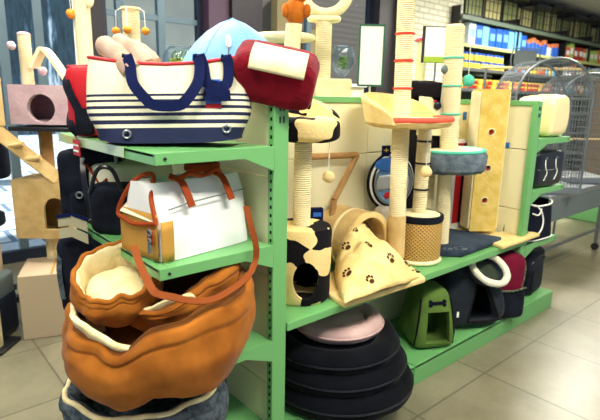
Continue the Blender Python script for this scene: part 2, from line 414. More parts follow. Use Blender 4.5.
for x in (XL+.03, XR+.036):
    for za, zb in ((.0, .34), (.345, .79), (.795, 1.165), (1.17, 1.43)):
        gpart('end_panel', MB().box((x, (Y0+YE)/2, (za+zb)/2), (.02, YE-Y0-.07, zb-za)), 'cream_panel', bevel=.002)
    gpart('top_rail', MB().box((x, (Y0+YE)/2, 1.445), (.045, YE-Y0-.06, .03)))
for za, zb in ((.02, .60), (.62, 1.165), (1.17, 1.43)):
    for x0, x1 in ((XL+.07, 2.03), (2.035, XR)):
        gpart('back_panel', MB().box(((x0+x1)/2, YB, (za+zb)/2), (x1-x0, .03, zb-za)), 'cream_panel', bevel=.002)
gpart('top_rail', MB().box(((XL+XR)/2+.03, YB, 1.445), (XR-XL-.03, .05, .03)))
for x0, x1 in ((XL+.068, 1.985), (1.99, XR+.066)):
    b = MB(); b.box(((x0+x1)/2, (Y0+YB)/2, .598), (x1-x0, YB-Y0, .02)); b.box(((x0+x1)/2, Y0-.004, .592), (x1-x0, .012, .034))
    gpart('deck_shelf', b)
    b = MB(); b.box(((x0+x1)/2, (Y0+YB)/2, .105), (x1-x0, YB-Y0, .02)); gpart('base_shelf', b)
    gpart('plinth', MB().box(((x0+x1)/2, Y0+.008, .055), (x1-x0-.004, .016, .11)))
    b = MB(); b.box(((x0+x1)/2, (YE+YB)/2, 1.29), (x1-x0, YE-YB-.04, .02)); gpart('rear_shelf', b)
def endcap_shelf(xa, d, sgn, z, y0=Y0, y1=YE, fh=.036, flare=.085, par=gd):
    """shelf cantilevered from the end panel at xa by depth d towards sgn*X; flanges on both sides flare towards the panel"""
    xf = xa+sgn*d; r = MB()
    r.box(((xa+xf)/2, (y0+y1)/2, z-.008), (d, y1-y0-.01, .014)); r.box((xf-sgn*.006, (y0+y1)/2, z-.02), (.012, y1-y0, fh))
    s_ = gpart('end_shelf', r, par=par)
    for y in (y0, y1-.006):
        out = [(xa, z), (xf, z), (xf, z-fh), (xa+sgn*d*.28, z-fh), (xa, z-flare)]
        gpart('flange', MB().prism(out, Matrix.Translation((0, y-.004, 0)), .01), 'green_paint', s_, .001)
    MB().tube([(xf-sgn*.03, y0-.008, z-.018), (xf-sgn*.03, y0-.002, z-.018)], .005, 10).build('bolt', 'black_metal', s_)
    g = MB(); g.box(((xa+xf)/2, y0+.14, z-.0005), (d-.03, .003, .002)); gpart('seam', g, 'green_dark', s_, 0)
    return s_
s1 = endcap_shelf(XL, .435, -1, 1.285)
MB().box((XL-.441, (Y0+YE)/2+.1, 1.268), (.004, .7, .034)).build('price_strip', 'clear_strip', s1, smooth=False)
MB().box((XL-.444, 2.12, 1.268), (.003, .16, .032)).build('price_strip', 'price_yellow', s1, smooth=False)
endcap_shelf(XL, .435, -1, .93); endcap_shelf(XL, .43, -1, .555)
b = MB(); b.box((XL-.2, (Y0+YE)/2, .155), (.44, YE-Y0, .02)); b.box((XL-.41, (Y0+YE)/2, .08), (.014, YE-Y0, .15)); b.box((XL-.2, Y0+.005, .08), (.42, .012, .14)); gpart('base_shelf', b)
for z in (1.235, .915, .56): endcap_shelf(XR+.066, .455, 1, z)
b = MB(); b.box((XR+.33, (Y0+YE)/2, .115), (.54, YE-Y0, .02)); b.box((XR+.33, Y0+.006, .055), (.54, .012, .11)); b.box((XR+.594, (Y0+YE)/2, .055), (.012, YE-Y0, .11)); gpart('base_shelf', b)

# ------------------------------------------------------------------ shelving along the back wall
wx0, wx1, wy = 6.72, 13.2, 4.28
ws = thing('stocked_shelving', (0, 0, 0), 'long dark shelving stocked with pet goods at the back right', 'shelving')
def wpart(n, mb, m, par=ws): return mb.build(n, m, par, smooth=False)
mat('shelf_green', (92, 108, 92), .5)
LV = (2.66, 2.28, 1.94, 1.64, 1.25, .85, .45)
for z in LV:
    s_ = wpart('shelf_board', MB().box(((wx0+wx1)/2, wy+.22, z-.02), (wx1-wx0, .44, .03)), 'shelf_green' if z > 2.5 else 'grey_plastic')
    wpart('price_strip', MB().box(((wx0+wx1)/2, wy-.005, z-.02), (wx1-wx0, .01, .045 if z < 2.5 else .06)), {2.66: 'shelf_green', 2.28: 'price_yellow'}.get(z, 'grey_metal'), s_)
for x in (wx0, 8.5, 10.4, 11.6, wx1): wpart('divider', MB().box((x, wy+.23, 1.4), (.03, .4, 2.8)), 'black_metal')
wpart('base', MB().box(((wx0+wx1)/2, wy+.23, .05), (wx1-wx0, .4, .1)), 'black_metal')
random.seed(5)
def goods(kind, cat, label, group, z, x0, x1, w, h, d, cols, gap=.01, jar=False, lab='white', hv=0, rows=1):
    x = x0; first = {}
    while x+w <= x1:
        c = random.choice(cols)
        for r_ in range(rows):
            hh = h*(1+random.uniform(-hv, hv))
            if c not in first:
                m = MB()
                if jar:
                    m.lathe([(0, 0), (w*.46, 0), (w*.48, .01), (w*.48, h*.72), (w*.4, h*.76)], n=16)
                else: m.box((0, 0, h/2), (w, d, h))
                o = m.build(kind, c, None, bevel=0 if jar else .004); first[c] = o
                if jar: MB().lathe([(0, h*.74), (w*.44, h*.74), (w*.44, h), (0, h)], n=16).build('lid', lab, o)
                else: MB().box((0, -d/2-.001, h*.55), (w*.7, .003, h*.35)).build('paper_label', lab, o, smooth=False)
            else: o = dup(first[c])
            o.location = (x+w/2, wy+.05+d/2+random.uniform(0, .03), z+r_*h*1.02); o.scale = (1, 1, hh/h)
            tag(o, label, cat, group)
        x += w+gap
mat('g_blue', (30, 90, 190), .4); mat('g_sky', (120, 180, 226), .4); mat('g_pale', (206, 222, 232), .4); mat('g_yellow', (224, 196, 72), .5)
mat('g_orange', (200, 104, 50), .5); mat('g_red', (160, 34, 30), .5); mat('g_lime', (170, 200, 90), .4)
goods('carton', 'box', 'tall blue or pale blue carton standing on the second shelf of the back wall', 'blue cartons on the back wall', 2.28, 7.05, 8.9, .19, .31, .12, ['g_blue', 'g_sky', 'g_pale', 'g_blue'], hv=.12, lab='g_sky')
goods('bottle', 'bottle', 'short blue and white bottle right of the tall blue cartons on the back wall', 'blue bottles on the back wall', 2.28, 8.92, 10.3, .15, .25, .1, ['g_blue', 'g_pale', 'g_blue'], jar=True, lab='g_orange', hv=.12)
goods('jar', 'jar', 'small yellow jar with a blue lid on the third shelf of the back wall', 'yellow jars with blue lids', 1.94, 6.9, 8.3, .11, .12, .1, ['g_yellow'], jar=True, lab='g_blue', rows=2)
goods('tub', 'tub', 'small orange or red tub right of the yellow jars on the back wall', 'small tubs on the third shelf', 1.94, 8.55, 10.3, .14, .12, .1, ['g_orange', 'g_yellow', 'g_red', 'g_sky'], jar=True, lab='g_pale', hv=.2)
goods('food_can', 'can', 'small red and yellow food can on the fourth shelf of the back wall', 'food cans on the fourth shelf', 1.64, 6.9, 10.2, .13, .075, .1, ['g_red', 'g_yellow', 'g_orange'], jar=True, lab='g_yellow', rows=2)
goods('food_bag', 'bag', 'colourful bag of pet food hanging at the far right of the back wall', 'food bags on the far right', 2.28, 10.5, 13.0, .2, .28, .08, ['g_red', 'g_orange', 'g_pale', 'g_lime'], hv=.2)
goods('food_bag', 'bag', 'small colourful bag on the third shelf, far right of the back wall', 'food bags on the third shelf, far right', 1.94, 10.5, 13.0, .18, .24, .08, ['g_yellow', 'g_orange', 'g_pale', 'g_sky'], hv=.2)
goods('food_bag', 'bag', 'small colourful bag on the fourth shelf, far right of the back wall', 'food bags on the fourth shelf, far right', 1.64, 10.5, 13.0, .18, .2, .08, ['g_yellow', 'g_red', 'g_pale', 'g_sky'], hv=.2)
# aquariums / small animal cages on the top shelf
def small_cage(i, x, w, h, c, dark):
    t = thing('small_cage', (x, wy+.24, 2.657), ['pale yellow backed', 'olive backed'][i % 2]+' cage with dark lid on the back wall\'s top shelf', 'cage', group=['cages with pale backs', 'cages with olive backs'][i % 2])
    MB().box((0, 0, .03), (w, .36, .06)).build('tray', 'black_metal', t, smooth=False)
    MB().box((0, .17, h/2), (w-.03, .01, h-.06)).build('back_wall', c, t, smooth=False)
    b = MB()
    for k in range(5):
        xx = -w/2+.01+k*(w-.02)/4; b.box((xx, -.175, h/2), (.008, .008, h-.05))
    for zz in (h*.35, h*.65): b.box((0, -.175, zz), (w, .008, .008))
    for s_ in (-1, 1): b.box((s_*(w/2-.008), -.175, h/2), (.016, .016, h))
    b.build('bars', 'black_metal', t, smooth=False)
    MB().box((0, 0, h), (w+.02, .38, .05)).build('lid', 'black_metal' if dark else 'frame_dark', t, bevel=.01)
mat('pale_olive', (168, 176, 116), .6); mat('pale_yellow', (226, 218, 150), .6)
xx = 6.95
for i in range(11):
    w_ = (.42, .5, .6, .46, .55)[i % 5]
    small_cage(i, xx+w_/2, w_, (.52, .46, .5)[i % 3], ['pale_yellow', 'pale_olive'][i % 2], i % 3 != 1); xx += w_+.05
# ------------------------------------------------------------------ bags on the top end shelf
Z1, Z2, Z3, ZD, ZB = 1.286, .931, .556, .61, .117
t = thing('tote_bag', (.80, 1.60, Z1+.004), 'cream canvas tote with navy stripes and navy handles on the top end shelf', 'bag', FACE+R(3))
t.rotation_euler = (R(-4), R(-1.5), FACE+R(3))
W, H, D = .53, .262, .20
def tote_fn(off=0):
    def fn(u, v):
        a = 2*PI*u; zz = v
        w_ = (W/2-off)*(.90+.13*sstep(0, .35, zz)-.05*zz); d_ = (D/2-off)*(1-.35*zz)
        x = math.copysign(abs(math.cos(a))**.45, math.cos(a))*w_; y = math.copysign(abs(math.sin(a))**.6, math.sin(a))*d_
        z = zz*(H+.03*abs(x/W*2)**2-.008) + .022*(1-zz)*(abs(x)/(W/2))**4
        b_ = 1+.10*math.sin(PI*zz)
        n = noise.noise(Vector((x*7, y*7, z*7)))*.010
        return Vector((x*(1+.015*math.sin(PI*zz))+n*.3, y*b_+n, z))
    return fn
m = MB(); m.grid(tote_fn(), 72, 26)
bt = [tote_fn()(k/72, 0) for k in range(72)]; m.add(bt, [tuple(range(72))]); m.add([tote_fn()(k/72, .86) for k in range(72)], [tuple(range(72))])
m.build('body', 'striped_canvas', t)
m = MB(); m.tube([tote_fn()(k/60, 1) for k in range(60)], .006, 8, close=True); m.build('rim_piping', 'red', t)
def front_y(x, z):
    v = z/H; return -(D/2*(1-.35*v))*(1+.10*math.sin(PI*v))*(max(0, 1-(abs(x)/(W/2))**4.4))**.27
def strap(xa, xb, drop, name='handle', tw=.034, lift=.03, o=.008):
    ya = lambda x, z: front_y(x, z)-o
    k = [(xa-.012, ya(xa, .20)+.012, .262), (xa-.01, ya(xa, .25)-.008, .275), (xa, ya(xa, .25)-lift*.5, .245), (xa+.012, ya(xa, .2)-lift, .19)]
    mid = (xa+xb)/2
    k += [(xa+.05, ya(mid, .1)-lift, drop+.025), (mid-.03, ya(mid, .1)-lift, drop+.002), (mid+.04, ya(mid, .1)-lift, drop), (xb-.04, ya(mid, .1)-lift, drop+.018)]
    k += [(xb-.005, ya(xb, .2)-lift, .19), (xb, ya(xb, .25)-lift*.5, .245), (xb-.006, ya(xb, .25)-.006, .275), (xb-.008, ya(xb, .2)+.012, .262)]
    p = smooth_path(k, 5); wv = []
    for i in range(len(p)):
        a = p[max(0, i-1)]; b_ = p[min(len(p)-1, i+1)]; dd = (b_-a); nn = Vector((0, 1, 0)); c = dd.cross(nn); wv.append(c if c.length > 1e-5 else Vector((1, 0, 0)))
    for i in range(1, len(wv)):
        if wv[i].dot(wv[i-1]) < 0: wv[i] = -wv[i]
    MB().ribbon(p, wv, tw, .006).build(name, 'navy', t)
strap(-.105, .115, .118)
strap(.125, .205, .150, lift=.012)
for x, z in ((-.125, .03), (.195, .045)):
    g = MB(); g.torus((x, front_y(x, z)-.006, z), .012, .0035, 'Y', 20, 8); g.build('grommet', 'grey_metal', t)
tg = MB(); tg.box((.155, front_y(.155, .16)-.010, .155), (.05, .002, .095)); tg = tg.build('swing_tag', 'blue', t, smooth=False)
MB().box((.155, front_y(.155, .16)-.0125, .160), (.036, .002, .05)).build('picture', 'white', tg, smooth=False)
MB().ell((.157, front_y(.155, .16)-.014, .155), (.012, .003, .018)).build('dog_picture', 'cream_ball', tg)
MB().box((.155, front_y(.155, .16)-.0125, .118), (.05, .002, .014)).build('red_band', 'red', tg, smooth=False)

t = thing('pet_carrier_bag', (.785, 2.00, Z1), 'red soft pet carrier with black straps behind the striped tote', 'bag', FACE-R(4))
def lump(a, fr, seed=0): return lambda p: p*(1+noise.noise(p*fr+Vector((seed, seed, 0)))*a)
m = MB(); m.sq((0, 0, .135), (.36, .22, .27), .25, .3, 48, 24, fn=lump(.05, 8)); m.build('body', 'red', t)
MB().tube([(-.165, -.085, .262), (0, -.1, .268), (.165, -.085, .262)], .005, 8).build('piping', 'red', t)
p = smooth_path([(-.178, -.02, .262), (-.16, -.112, .20), (-.115, -.122, .10), (-.08, -.122, .02)])
MB().ribbon(p, (1, 0, .4), .03, .006).build('strap', 'black_fabric', t)
p = smooth_path([(-.184, .06, .2), (-.19, -.02, .12), (-.16, -.108, .05), (-.13, -.11, .01)])
MB().ribbon(p, (1, 0, .5), .028, .006).build('strap', 'black_fabric', t)
MB().sq((-.10, -.108, .06), (.07, .03, .10), .3, .3).build('side_pocket', 'black_fabric', t)

mat('stick_fleece', (206, 180, 160), .95, .8, 90, (180, 150, 132), 12, sheen=.4)
for i, (pa, pb, lb) in enumerate((((101, 44), (126, 66), 'thick pale fleece roll leaning at the left inside the striped tote'), ((114, 40), (141, 60), 'middle pale fleece roll poking out of the striped tote'), ((131, 46), (150, 60), 'rightmost pale fleece roll sunk deepest into the striped tote'))):
    a = at(*pa, 1, 1.78-.02*i); b_ = at(*pb, 1, 1.66)
    b2 = b_ + (b_-a)*.25; ax = b2-a
    m = MB(); n_ = 14; r0 = (.034, .028, .024)[i]
    pts = [a+ax*k/n_ + Vector((0, 0, .012*math.sin(PI*k/n_))) for k in range(n_+1)]
    m.tube(pts, r0, 18, rf=lambda q, r0=r0: r0*(max(.05, 1-(1-min(1, q*6))**2))**.5*(1+.04*math.sin(q*17)))
    o = m.build('fleece_roll', 'stick_fleece', None, noisy=(.004, 30)); tag(o, lb, 'pet toy')

# light blue pop-up tent on the rear shelf
tc = at(233, 60, 1, 2.06); tc.z = 1.301
t = thing('play_tent', tc, 'light blue dome tent with a sailboat picture behind the striped tote', 'tent', FACE)
def dome(p): return p
HT = .50
m = MB()
prof = [(.29, 0), (.292, .08), (.285, .17), (.262, .25), (.225, .325), (.175, .39), (.12, .44), (.06, .478), (.001, HT)]
m.lathe(prof, n=48, sy=.62); m.build('dome', 'light_blue', t)
for a0 in (R(-60), R(-120), R(60), R(120)):
    MB().tube([(r*math.cos(a0)*1.01, r*.62*math.sin(a0)*1.01, z) for r, z in prof[:-1]]+[(0, 0, HT+.002)], .002, 6).build('rib', 'light_blue', t)
MB().torus((0, 0, .20), .278, .006, 'Z', 48, 8, 1, .62).build('red_trim', 'red', t)
bo = MB(); bo.bar((.0, -.178, .24), (.0, -.118, .40), .004, .004); bo.bar((-.035, -.180, .236), (.035, -.180, .236), .004, .005); bo.build('mast_picture', 'frame_dark', t, smooth=False)
MB().ell((-.002, -.128, .385), (.014, .012, .028)).build('sail_picture', 'white', t)

# maroon plush tunnel lying over the corner of the shelving
c = (at(275, 75, 1, 1.40))
t = thing('cat_tunnel', c, 'maroon plush cushion with a cream top panel lying on the shelving corner', 'cat bed', FACE)
Mx = Matrix.Rotation(R(11), 4, 'Y') @ Matrix.Rotation(R(26), 4, 'X')
m = MB(); m.sq((0, 0, 0), (.285, .19, .17), .42, .32, 56, 28, M=Mx, fn=lump(.03, 14)); m.build('body', 'maroon', t, noisy=(.003, 60))
m = MB()
def pan(u, v):
    x = -.082+u*.182; a = R(-58)+v*R(92)     # wraps over the upper front
    e = .42; ph = R(13)+v*R(77)
    z = (math.sin(ph)**e)*.085; y = -(abs(math.cos(ph))**e)*.095
    return Mx @ Vector((x, y*1.04-.002, z*1.04+.003))
m.grid(pan, 18, 12); o = m.build('top_panel', 'pale_plush', t); sm = o.modifiers.new('s', 'SOLIDIFY'); sm.thickness = .008; sm.offset = 1

# ------------------------------------------------------------------ second end shelf
t = thing('holdall_bag', (.655, 1.41, Z2), 'white holdall with tan leather trim on the middle end shelf', 'bag', R(9))
L_, Dp, Hh = .40, .25, .245
def hold(u, v):
    a = 2*PI*u; cx, cy = math.cos(a), math.sin(a)
    x = math.copysign(abs(cx)**.3, cx)*L_/2; y = math.copysign(abs(cy)**.3, cy)*Dp/2*(1-.55*v**2.4)
    z = v*Hh*(1+.10*math.cos(y/Dp*PI)*0)-.0
    n = noise.noise(Vector((x*6, y*6, z*6)))*.016*math.sin(PI*min(1, v+.15))
    return Vector((x+L_/2+n*.4, y+Dp/2, z+(n*.4 if v > .9 else 0)))+Vector((0, n*(-1 if cy < 0 else 1), 0))
m = MB(); m.grid(hold, 80, 20); m.add([hold(k/80, 0) for k in range(80)], [tuple(range(80))]); m.add([hold(k/80, 1) for k in range(80)], [tuple(range(80))])
m.build('body', 'white_fabric', t)
# tan end patch, end opening with tan binding
m = MB(); m.grid(lambda u, v: Vector((-.004, .02+u*(Dp-.04), .004+v*.15)), 6, 6); m.grid(lambda u, v: Vector((-.002+u*.045, -.004, .004+v*.13)), 4, 4)
o = m.build('leather_patch', 'tan_side', t); s_ = o.modifiers.new('s', 'SOLIDIFY'); s_.thickness = .004
lp = [(-.012, .03, .125), (-.004, .085, .235), (-.004, .17, .262), (-.004, .25, .24), (-.012, .315, .12), (-.014, .27, .1), (-.016, .17, .095), (-.014, .08, .1)]
lp = [(-.006, .018, .128), (.008, .06, .205), (.05, .11, .268), (.01, .165, .24), (-.012, .225, .14), (-.014, .18, .118), (-.014, .12, .112)]
pth = smooth_path(lp+[lp[0]], 6)
MB().tube(pth[:-1], .0075, 8, close=True).build('opening_binding', 'tan_leather', t)
MB().grid(lambda u, v: (Vector(lp[0])*(1-u)+Vector(lp[4])*u)*(1-v)+Vector((.05, .15, .235))*v, 6, 6).build('opening_net', 'canvas', t)
for x in (.10, .27):
    p = smooth_path([(x-.03, .05, Hh+.022), (x, .028, Hh+.004), (x+.006, .004, Hh-.035), (x+.012, -.012, Hh-.075)])
    MB().ribbon(p, (1, 0, 0), .026, .005).build('handle_tab', 'tan_leather', t)
p = smooth_path([(.10, .04, Hh+.01), (.13, .02, Hh+.028), (.19, .03, Hh+.014), (.25, .03, Hh+.03), (.275, .04, Hh+.008)])
MB().tube(p, .008, 8).build('carry_handle', 'tan_leather', t)
MB().sq((.245, .10, Hh+.032), (.13, .07, .035), .5, .5).build('grip_wrap', 'tan_leather', t)
MB().tube([(.03, .0, .17), (.12, .002, .182), (.26, .004, .19), (.36, .01, .195)], .0025, 6).build('seam', 'grey_plastic', t)
MB().sq((-.018, .035, .085), (.008, .03, .05), .4, .4).build('end_strap', 'tan_leather', t)
cl = MB(); cl.torus((-.024, .03, .10), .010, .003, 'X', 18, 8); cl.torus((-.026, .028, .075), .007, .003, 'X', 18, 8); cl.box((-.026, .028, .05), (.008, .012, .03)); cl.build('strap_clip', 'wire', t)
# shoulder strap drooping in front of the shelf
W2 = lambda x, y, Y: at(x, y, 1, Y)
pts = [W2(134, 246, 1.40), W2(139, 262, 1.32), W2(148, 282, 1.24), W2(156, 293, 1.19), W2(172, 297, 1.19), W2(193, 301, 1.20), W2(214, 299, 1.22), W2(234, 288, 1.26), W2(248, 276, 1.30), W2(255, 262, 1.33), W2(256, 246, 1.33), W2(251, 226, 1.345), W2(246, 206, 1.37)]
pp = smooth_path(pts, 6); inv = (Matrix.Translation(t.location) @ Matrix.Rotation(R(9), 4, 'Z')).inverted()
wv = []
for i, q in enumerate(pp):
    a = pp[max(0, i-1)]; b_ = pp[min(len(pp)-1, i+1)]; d_ = (b_-a); v_ = (q-EYE).normalized(); c_ = d_.cross(v_ + Vector((0, 0, -.6))*(1 if 18 < i < 50 else 0)); wv.append((inv.to_3x3() @ c_).normalized())
MB().ribbon([inv @ q for q in pp], wv, .021, .004).build('shoulder_strap', 'strap_leather', t)

t = thing('pet_carrier_bag', (.82, 2.02, Z2), 'cream carrier bag with brown piping behind the white holdall', 'bag', R(8))
m = MB(); m.sq((0, 0, .125), (.30, .22, .25), .25, .3, 40, 20, fn=lump(.04, 8)); m.build('body', 'canvas', t)
for a in (((-.152, -.08, .02), (-.15, -.02, .16), (-.152, .08, .24)), ((-.152, .09, .02), (-.15, .02, .14), (-.152, -.08, .2)), ((-.15, -.1, .16), (-.02, -.112, .19), (.14, -.1, .17))):
    MB().tube(smooth_path(a), .006, 8).build('piping', 'tan_leather', t)
MB().tube(smooth_path([(-.1, -.06, .25), (-.09, -.07, .30), (.05, -.07, .30), (.08, -.06, .25)]), .008, 8).build('carry_handle', 'grey_plastic', t)

# black bags at the far end of the middle end shelf
o1 = at(93, 200, 1, 2.16)
t = thing('backpack', (o1.x+.02, 2.16, Z2), 'large black square bag with hanging price sheets at the far end of the middle shelf', 'bag', FACE+R(6))
m = MB(); m.sq((0, 0, .14), (.25, .2, .31), .16, .2, 48, 24, fn=lump(.05, 9)); m.build('body', 'black_fabric', t)
MB().sq((.01, -.10, .07), (.17, .05, .12), .3, .3, 32, 16).build('front_pocket', 'black_fabric', t)
MB().ribbon(smooth_path([(-.02, -.09, .28), (-.01, -.13, .2), (.0, -.14, .1), (.01, -.12, -.02)]), (1, 0, 0), .02, .004).build('strap', 'black_vinyl', t)
bk = MB(); bk.torus((-.03, -.135, .12), .012, .004, 'Y', 16, 8); bk.build('buckle', 'grey_metal', t)
t = thing('pet_carrier_bag', (.70, 1.86, Z2-.0), 'small rounded black bag wedged between the black square bag and white holdall', 'bag', FACE)
m = MB(); m.sq((-.03, .02, .095), (.15, .15, .19), .35, .4, 36, 18, fn=lump(.06, 12)); m.build('body', 'black_fabric', t)
MB().tube(smooth_path([(-.09, -.05, .16), (-.05, -.06, .25), (.0, -.06, .25), (.03, -.05, .17)]), .008, 8).build('carry_handle', 'black_vinyl', t)
# dark bag hanging under it
o1 = at(92, 258, 1, 2.05)
t = thing('backpack', (o1.x, 2.05, .563), 'dark bag with a speckled trim behind the small suede bed on the lower shelf', 'bag', FACE)
m = MB(); m.sq((0, .02, .17), (.23, .2, .34), .25, .3, 40, 20, fn=lump(.07, 9)); m.build('body', 'black_fabric', t)
MB().ribbon(smooth_path([(-.10, -.05, .30), (-.095, -.09, .2), (-.085, -.095, .08)]), (1, 0, 0), .02, .004).build('trim_band', 'grey_fleece', t)
# price sheets
tgp = at(75, 226, 1, 1.98)
t = thing('price_sheet', tgp, 'folded card price sheets with a blue top edge hanging by the black bags', 'sign', FACE)
m = MB()
for k, (dx, dz, an) in enumerate(((-.035, .02, 8), (.02, .01, -22), (-.03, -.025, 10), (.022, -.035, -24))):
    m.add([(dx-.03, -.004*k, dz-.02+math.tan(R(an))*-.03), (dx+.03, -.004*k, dz-.02+math.tan(R(an))*.03), (dx+.03, -.004*k, dz+.02+math.tan(R(an))*.03), (dx-.03, -.004*k, dz+.02+math.tan(R(an))*-.03)], [(0, 1, 2, 3)])
mat('sheet', (176, 170, 140), .7); o = m.build('sheet', 'sheet', t, smooth=False); s_ = o.modifiers.new('s', 'SOLIDIFY'); s_.thickness = .002
MB().bar((-.068, -.002, .036), (-.002, -.002, .046), .004, .014).bar((-.002, -.004, .046), (.054, -.004, .026), .004, .014).build('blue_edge', 'navy', t, smooth=False)
MB().tube([(0, 0, .035), (0, .0, .30-.0)], .0015, 6).build('hanger', 'grey_metal', t) if False else MB().tube([(.05, 0, .02), (.085, .02, .045)], .002, 6).build('hanger', 'grey_metal', t)
rt = at(96, 146, 1, 2.02)
t = thing('price_ticket', (XL-.452, rt.y, 1.246), 'red and white price ticket clipped on the top end shelf edge', 'sign', R(-90))
m = MB(); m.box((0, -.001, 0), (.075, .003, .06)); m.build('card', 'red', t, smooth=False)
for z in (.010, -.012): MB().box((0, -.004, z), (.06, .002, .007)).build('print_line', 'white', t, smooth=False)

# ------------------------------------------------------------------ suede beds on the lowest end shelf
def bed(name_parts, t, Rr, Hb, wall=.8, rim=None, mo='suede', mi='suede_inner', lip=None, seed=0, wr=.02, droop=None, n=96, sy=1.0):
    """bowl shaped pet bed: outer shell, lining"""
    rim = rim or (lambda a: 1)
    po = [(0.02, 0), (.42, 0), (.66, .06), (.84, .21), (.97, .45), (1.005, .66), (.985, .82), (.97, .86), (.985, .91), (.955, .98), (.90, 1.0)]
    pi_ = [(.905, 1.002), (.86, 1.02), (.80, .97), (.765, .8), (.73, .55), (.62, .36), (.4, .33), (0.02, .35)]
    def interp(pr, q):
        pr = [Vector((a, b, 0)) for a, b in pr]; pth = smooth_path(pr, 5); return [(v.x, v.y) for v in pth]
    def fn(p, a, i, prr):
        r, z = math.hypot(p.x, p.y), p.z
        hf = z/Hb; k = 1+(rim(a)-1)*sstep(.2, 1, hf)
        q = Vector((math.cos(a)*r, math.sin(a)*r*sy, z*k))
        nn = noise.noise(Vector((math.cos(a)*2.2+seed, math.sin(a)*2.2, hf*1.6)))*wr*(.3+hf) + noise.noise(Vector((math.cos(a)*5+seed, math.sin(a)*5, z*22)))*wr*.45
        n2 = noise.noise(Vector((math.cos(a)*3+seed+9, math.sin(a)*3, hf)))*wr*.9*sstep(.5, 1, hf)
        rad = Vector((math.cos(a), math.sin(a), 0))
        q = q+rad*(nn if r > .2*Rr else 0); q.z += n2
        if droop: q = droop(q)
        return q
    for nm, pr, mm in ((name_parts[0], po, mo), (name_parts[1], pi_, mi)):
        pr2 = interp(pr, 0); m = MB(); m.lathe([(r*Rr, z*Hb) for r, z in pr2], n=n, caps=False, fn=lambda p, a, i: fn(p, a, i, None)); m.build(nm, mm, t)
    if lip:
        m = MB(); pts = []
        for k in range(n):
            a = 2*PI*k/n; r = .90*Rr; p = Vector((r*math.cos(a), r*math.sin(a), 1.005*Hb)); pts.append(fn(p, a, 0, None))
        m.tube(pts, .009, 10, close=True); m.build('rim_trim', lip, t)
# grey fluffy bed underneath, on the base shelf
t = thing('pet_bed', (.66, 1.58, .166), 'grey fluffy round bed with a pale fleece rim under the large suede bed', 'pet bed')
bed(('shell', 'lining'), t, .285, .30, mo='grey_fleece', mi='grey_fleece', lip='fleece', seed=3)
C3 = Vector((.685, 1.515, Z3+.004))
def droop_big(q):
    x, y = q.x+C3.x, q.y+C3.y; out = max(XL-.43-x-.0, Y0-y, 0)
    if out > 0: q.z -= .10*sstep(0, .16, out)*max(0, 1-q.z/.34)
    return q
t = thing('pet_bed', C3, 'large tan suede bed with cream lining slumped over the lowest end shelf', 'pet bed')
def rim_big(a):
    a = math.degrees(a) % 360
    # image left is +Y/-X (a ~ 140..200), camera side ~230..290, image right ~320..20
    return 1+.12*math.cos(R(a-320)) - .22*math.exp(-((a-225)/22)**2) + .05*math.cos(R(3*a))
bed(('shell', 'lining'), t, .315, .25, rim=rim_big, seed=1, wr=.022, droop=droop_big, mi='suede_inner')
# cream fleece showing along the inside at the left and centre
def fleece_band(t, a0, a1, Rr, Hb, rim, z0, z1, k0, k1, name='fleece_lining', m_='fleece', seed=0):
    m = MB()
    def g(u, v):
        a = R(a0+(a1-a0)*u); e = math.sin(PI*u)**.4
        r = Rr*(k0+(k1-k0)*v)-.0; z = Hb*rim(a)*(z0+(z1-z0)*v)
        nn = noise.noise(Vector((a*3+seed, v*2, 0)))*.012
        return Vector(((r+nn)*math.cos(a), (r+nn)*math.sin(a), z*(.6+.4*e)+nn))
    m.grid(g, 30, 8); o = m.build(name, m_, t, noisy=(.004, 30)); s_ = o.modifiers.new('s', 'SOLIDIFY'); s_.thickness = .016; s_.offset = 0
fleece_band(t, 120, 238, .315, .25, rim_big, .35, 1.02, .70, .865)
def rim_mid(a):
    a = math.degrees(a) % 360; return 1+.22*math.cos(R(a-20)) - .25*math.exp(-((a-215)/30)**2)
t = thing('pet_bed', C3+Vector((.095, .055, .08)), 'medium tan suede bed with fleece edge nested inside the large suede bed', 'pet bed')
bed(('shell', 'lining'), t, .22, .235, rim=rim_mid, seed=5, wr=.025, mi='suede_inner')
fleece_band(t, 175, 262, .22, .235, rim_mid, .80, 1.13, .80, .94, seed=4)
fleece_band(t, 60, 118, .22, .235, rim_mid, .60, 1.05, .76, .86, seed=6)
sb = at(121, 294, 1, 1.62)
t = thing('pet_bed', (sb.x, 1.62, sb.z-.06), 'small tan suede bed with thick cream fleece leaning at the left of the bed pile', 'pet bed')
t.rotation_euler = (R(16), R(-6), R(-10))
bed(('shell', 'lining'), t, .145, .17, seed=8, wr=.015, mi='fleece', rim=lambda a: 1+.15*math.cos(a-R(60)), lip='suede')
MB().sq((0, 0, .088), (.19, .19, .07), .6, .8, 32, 16, fn=lump(.2, 14)).build('cushion', 'fleece', t, noisy=(.006, 25))
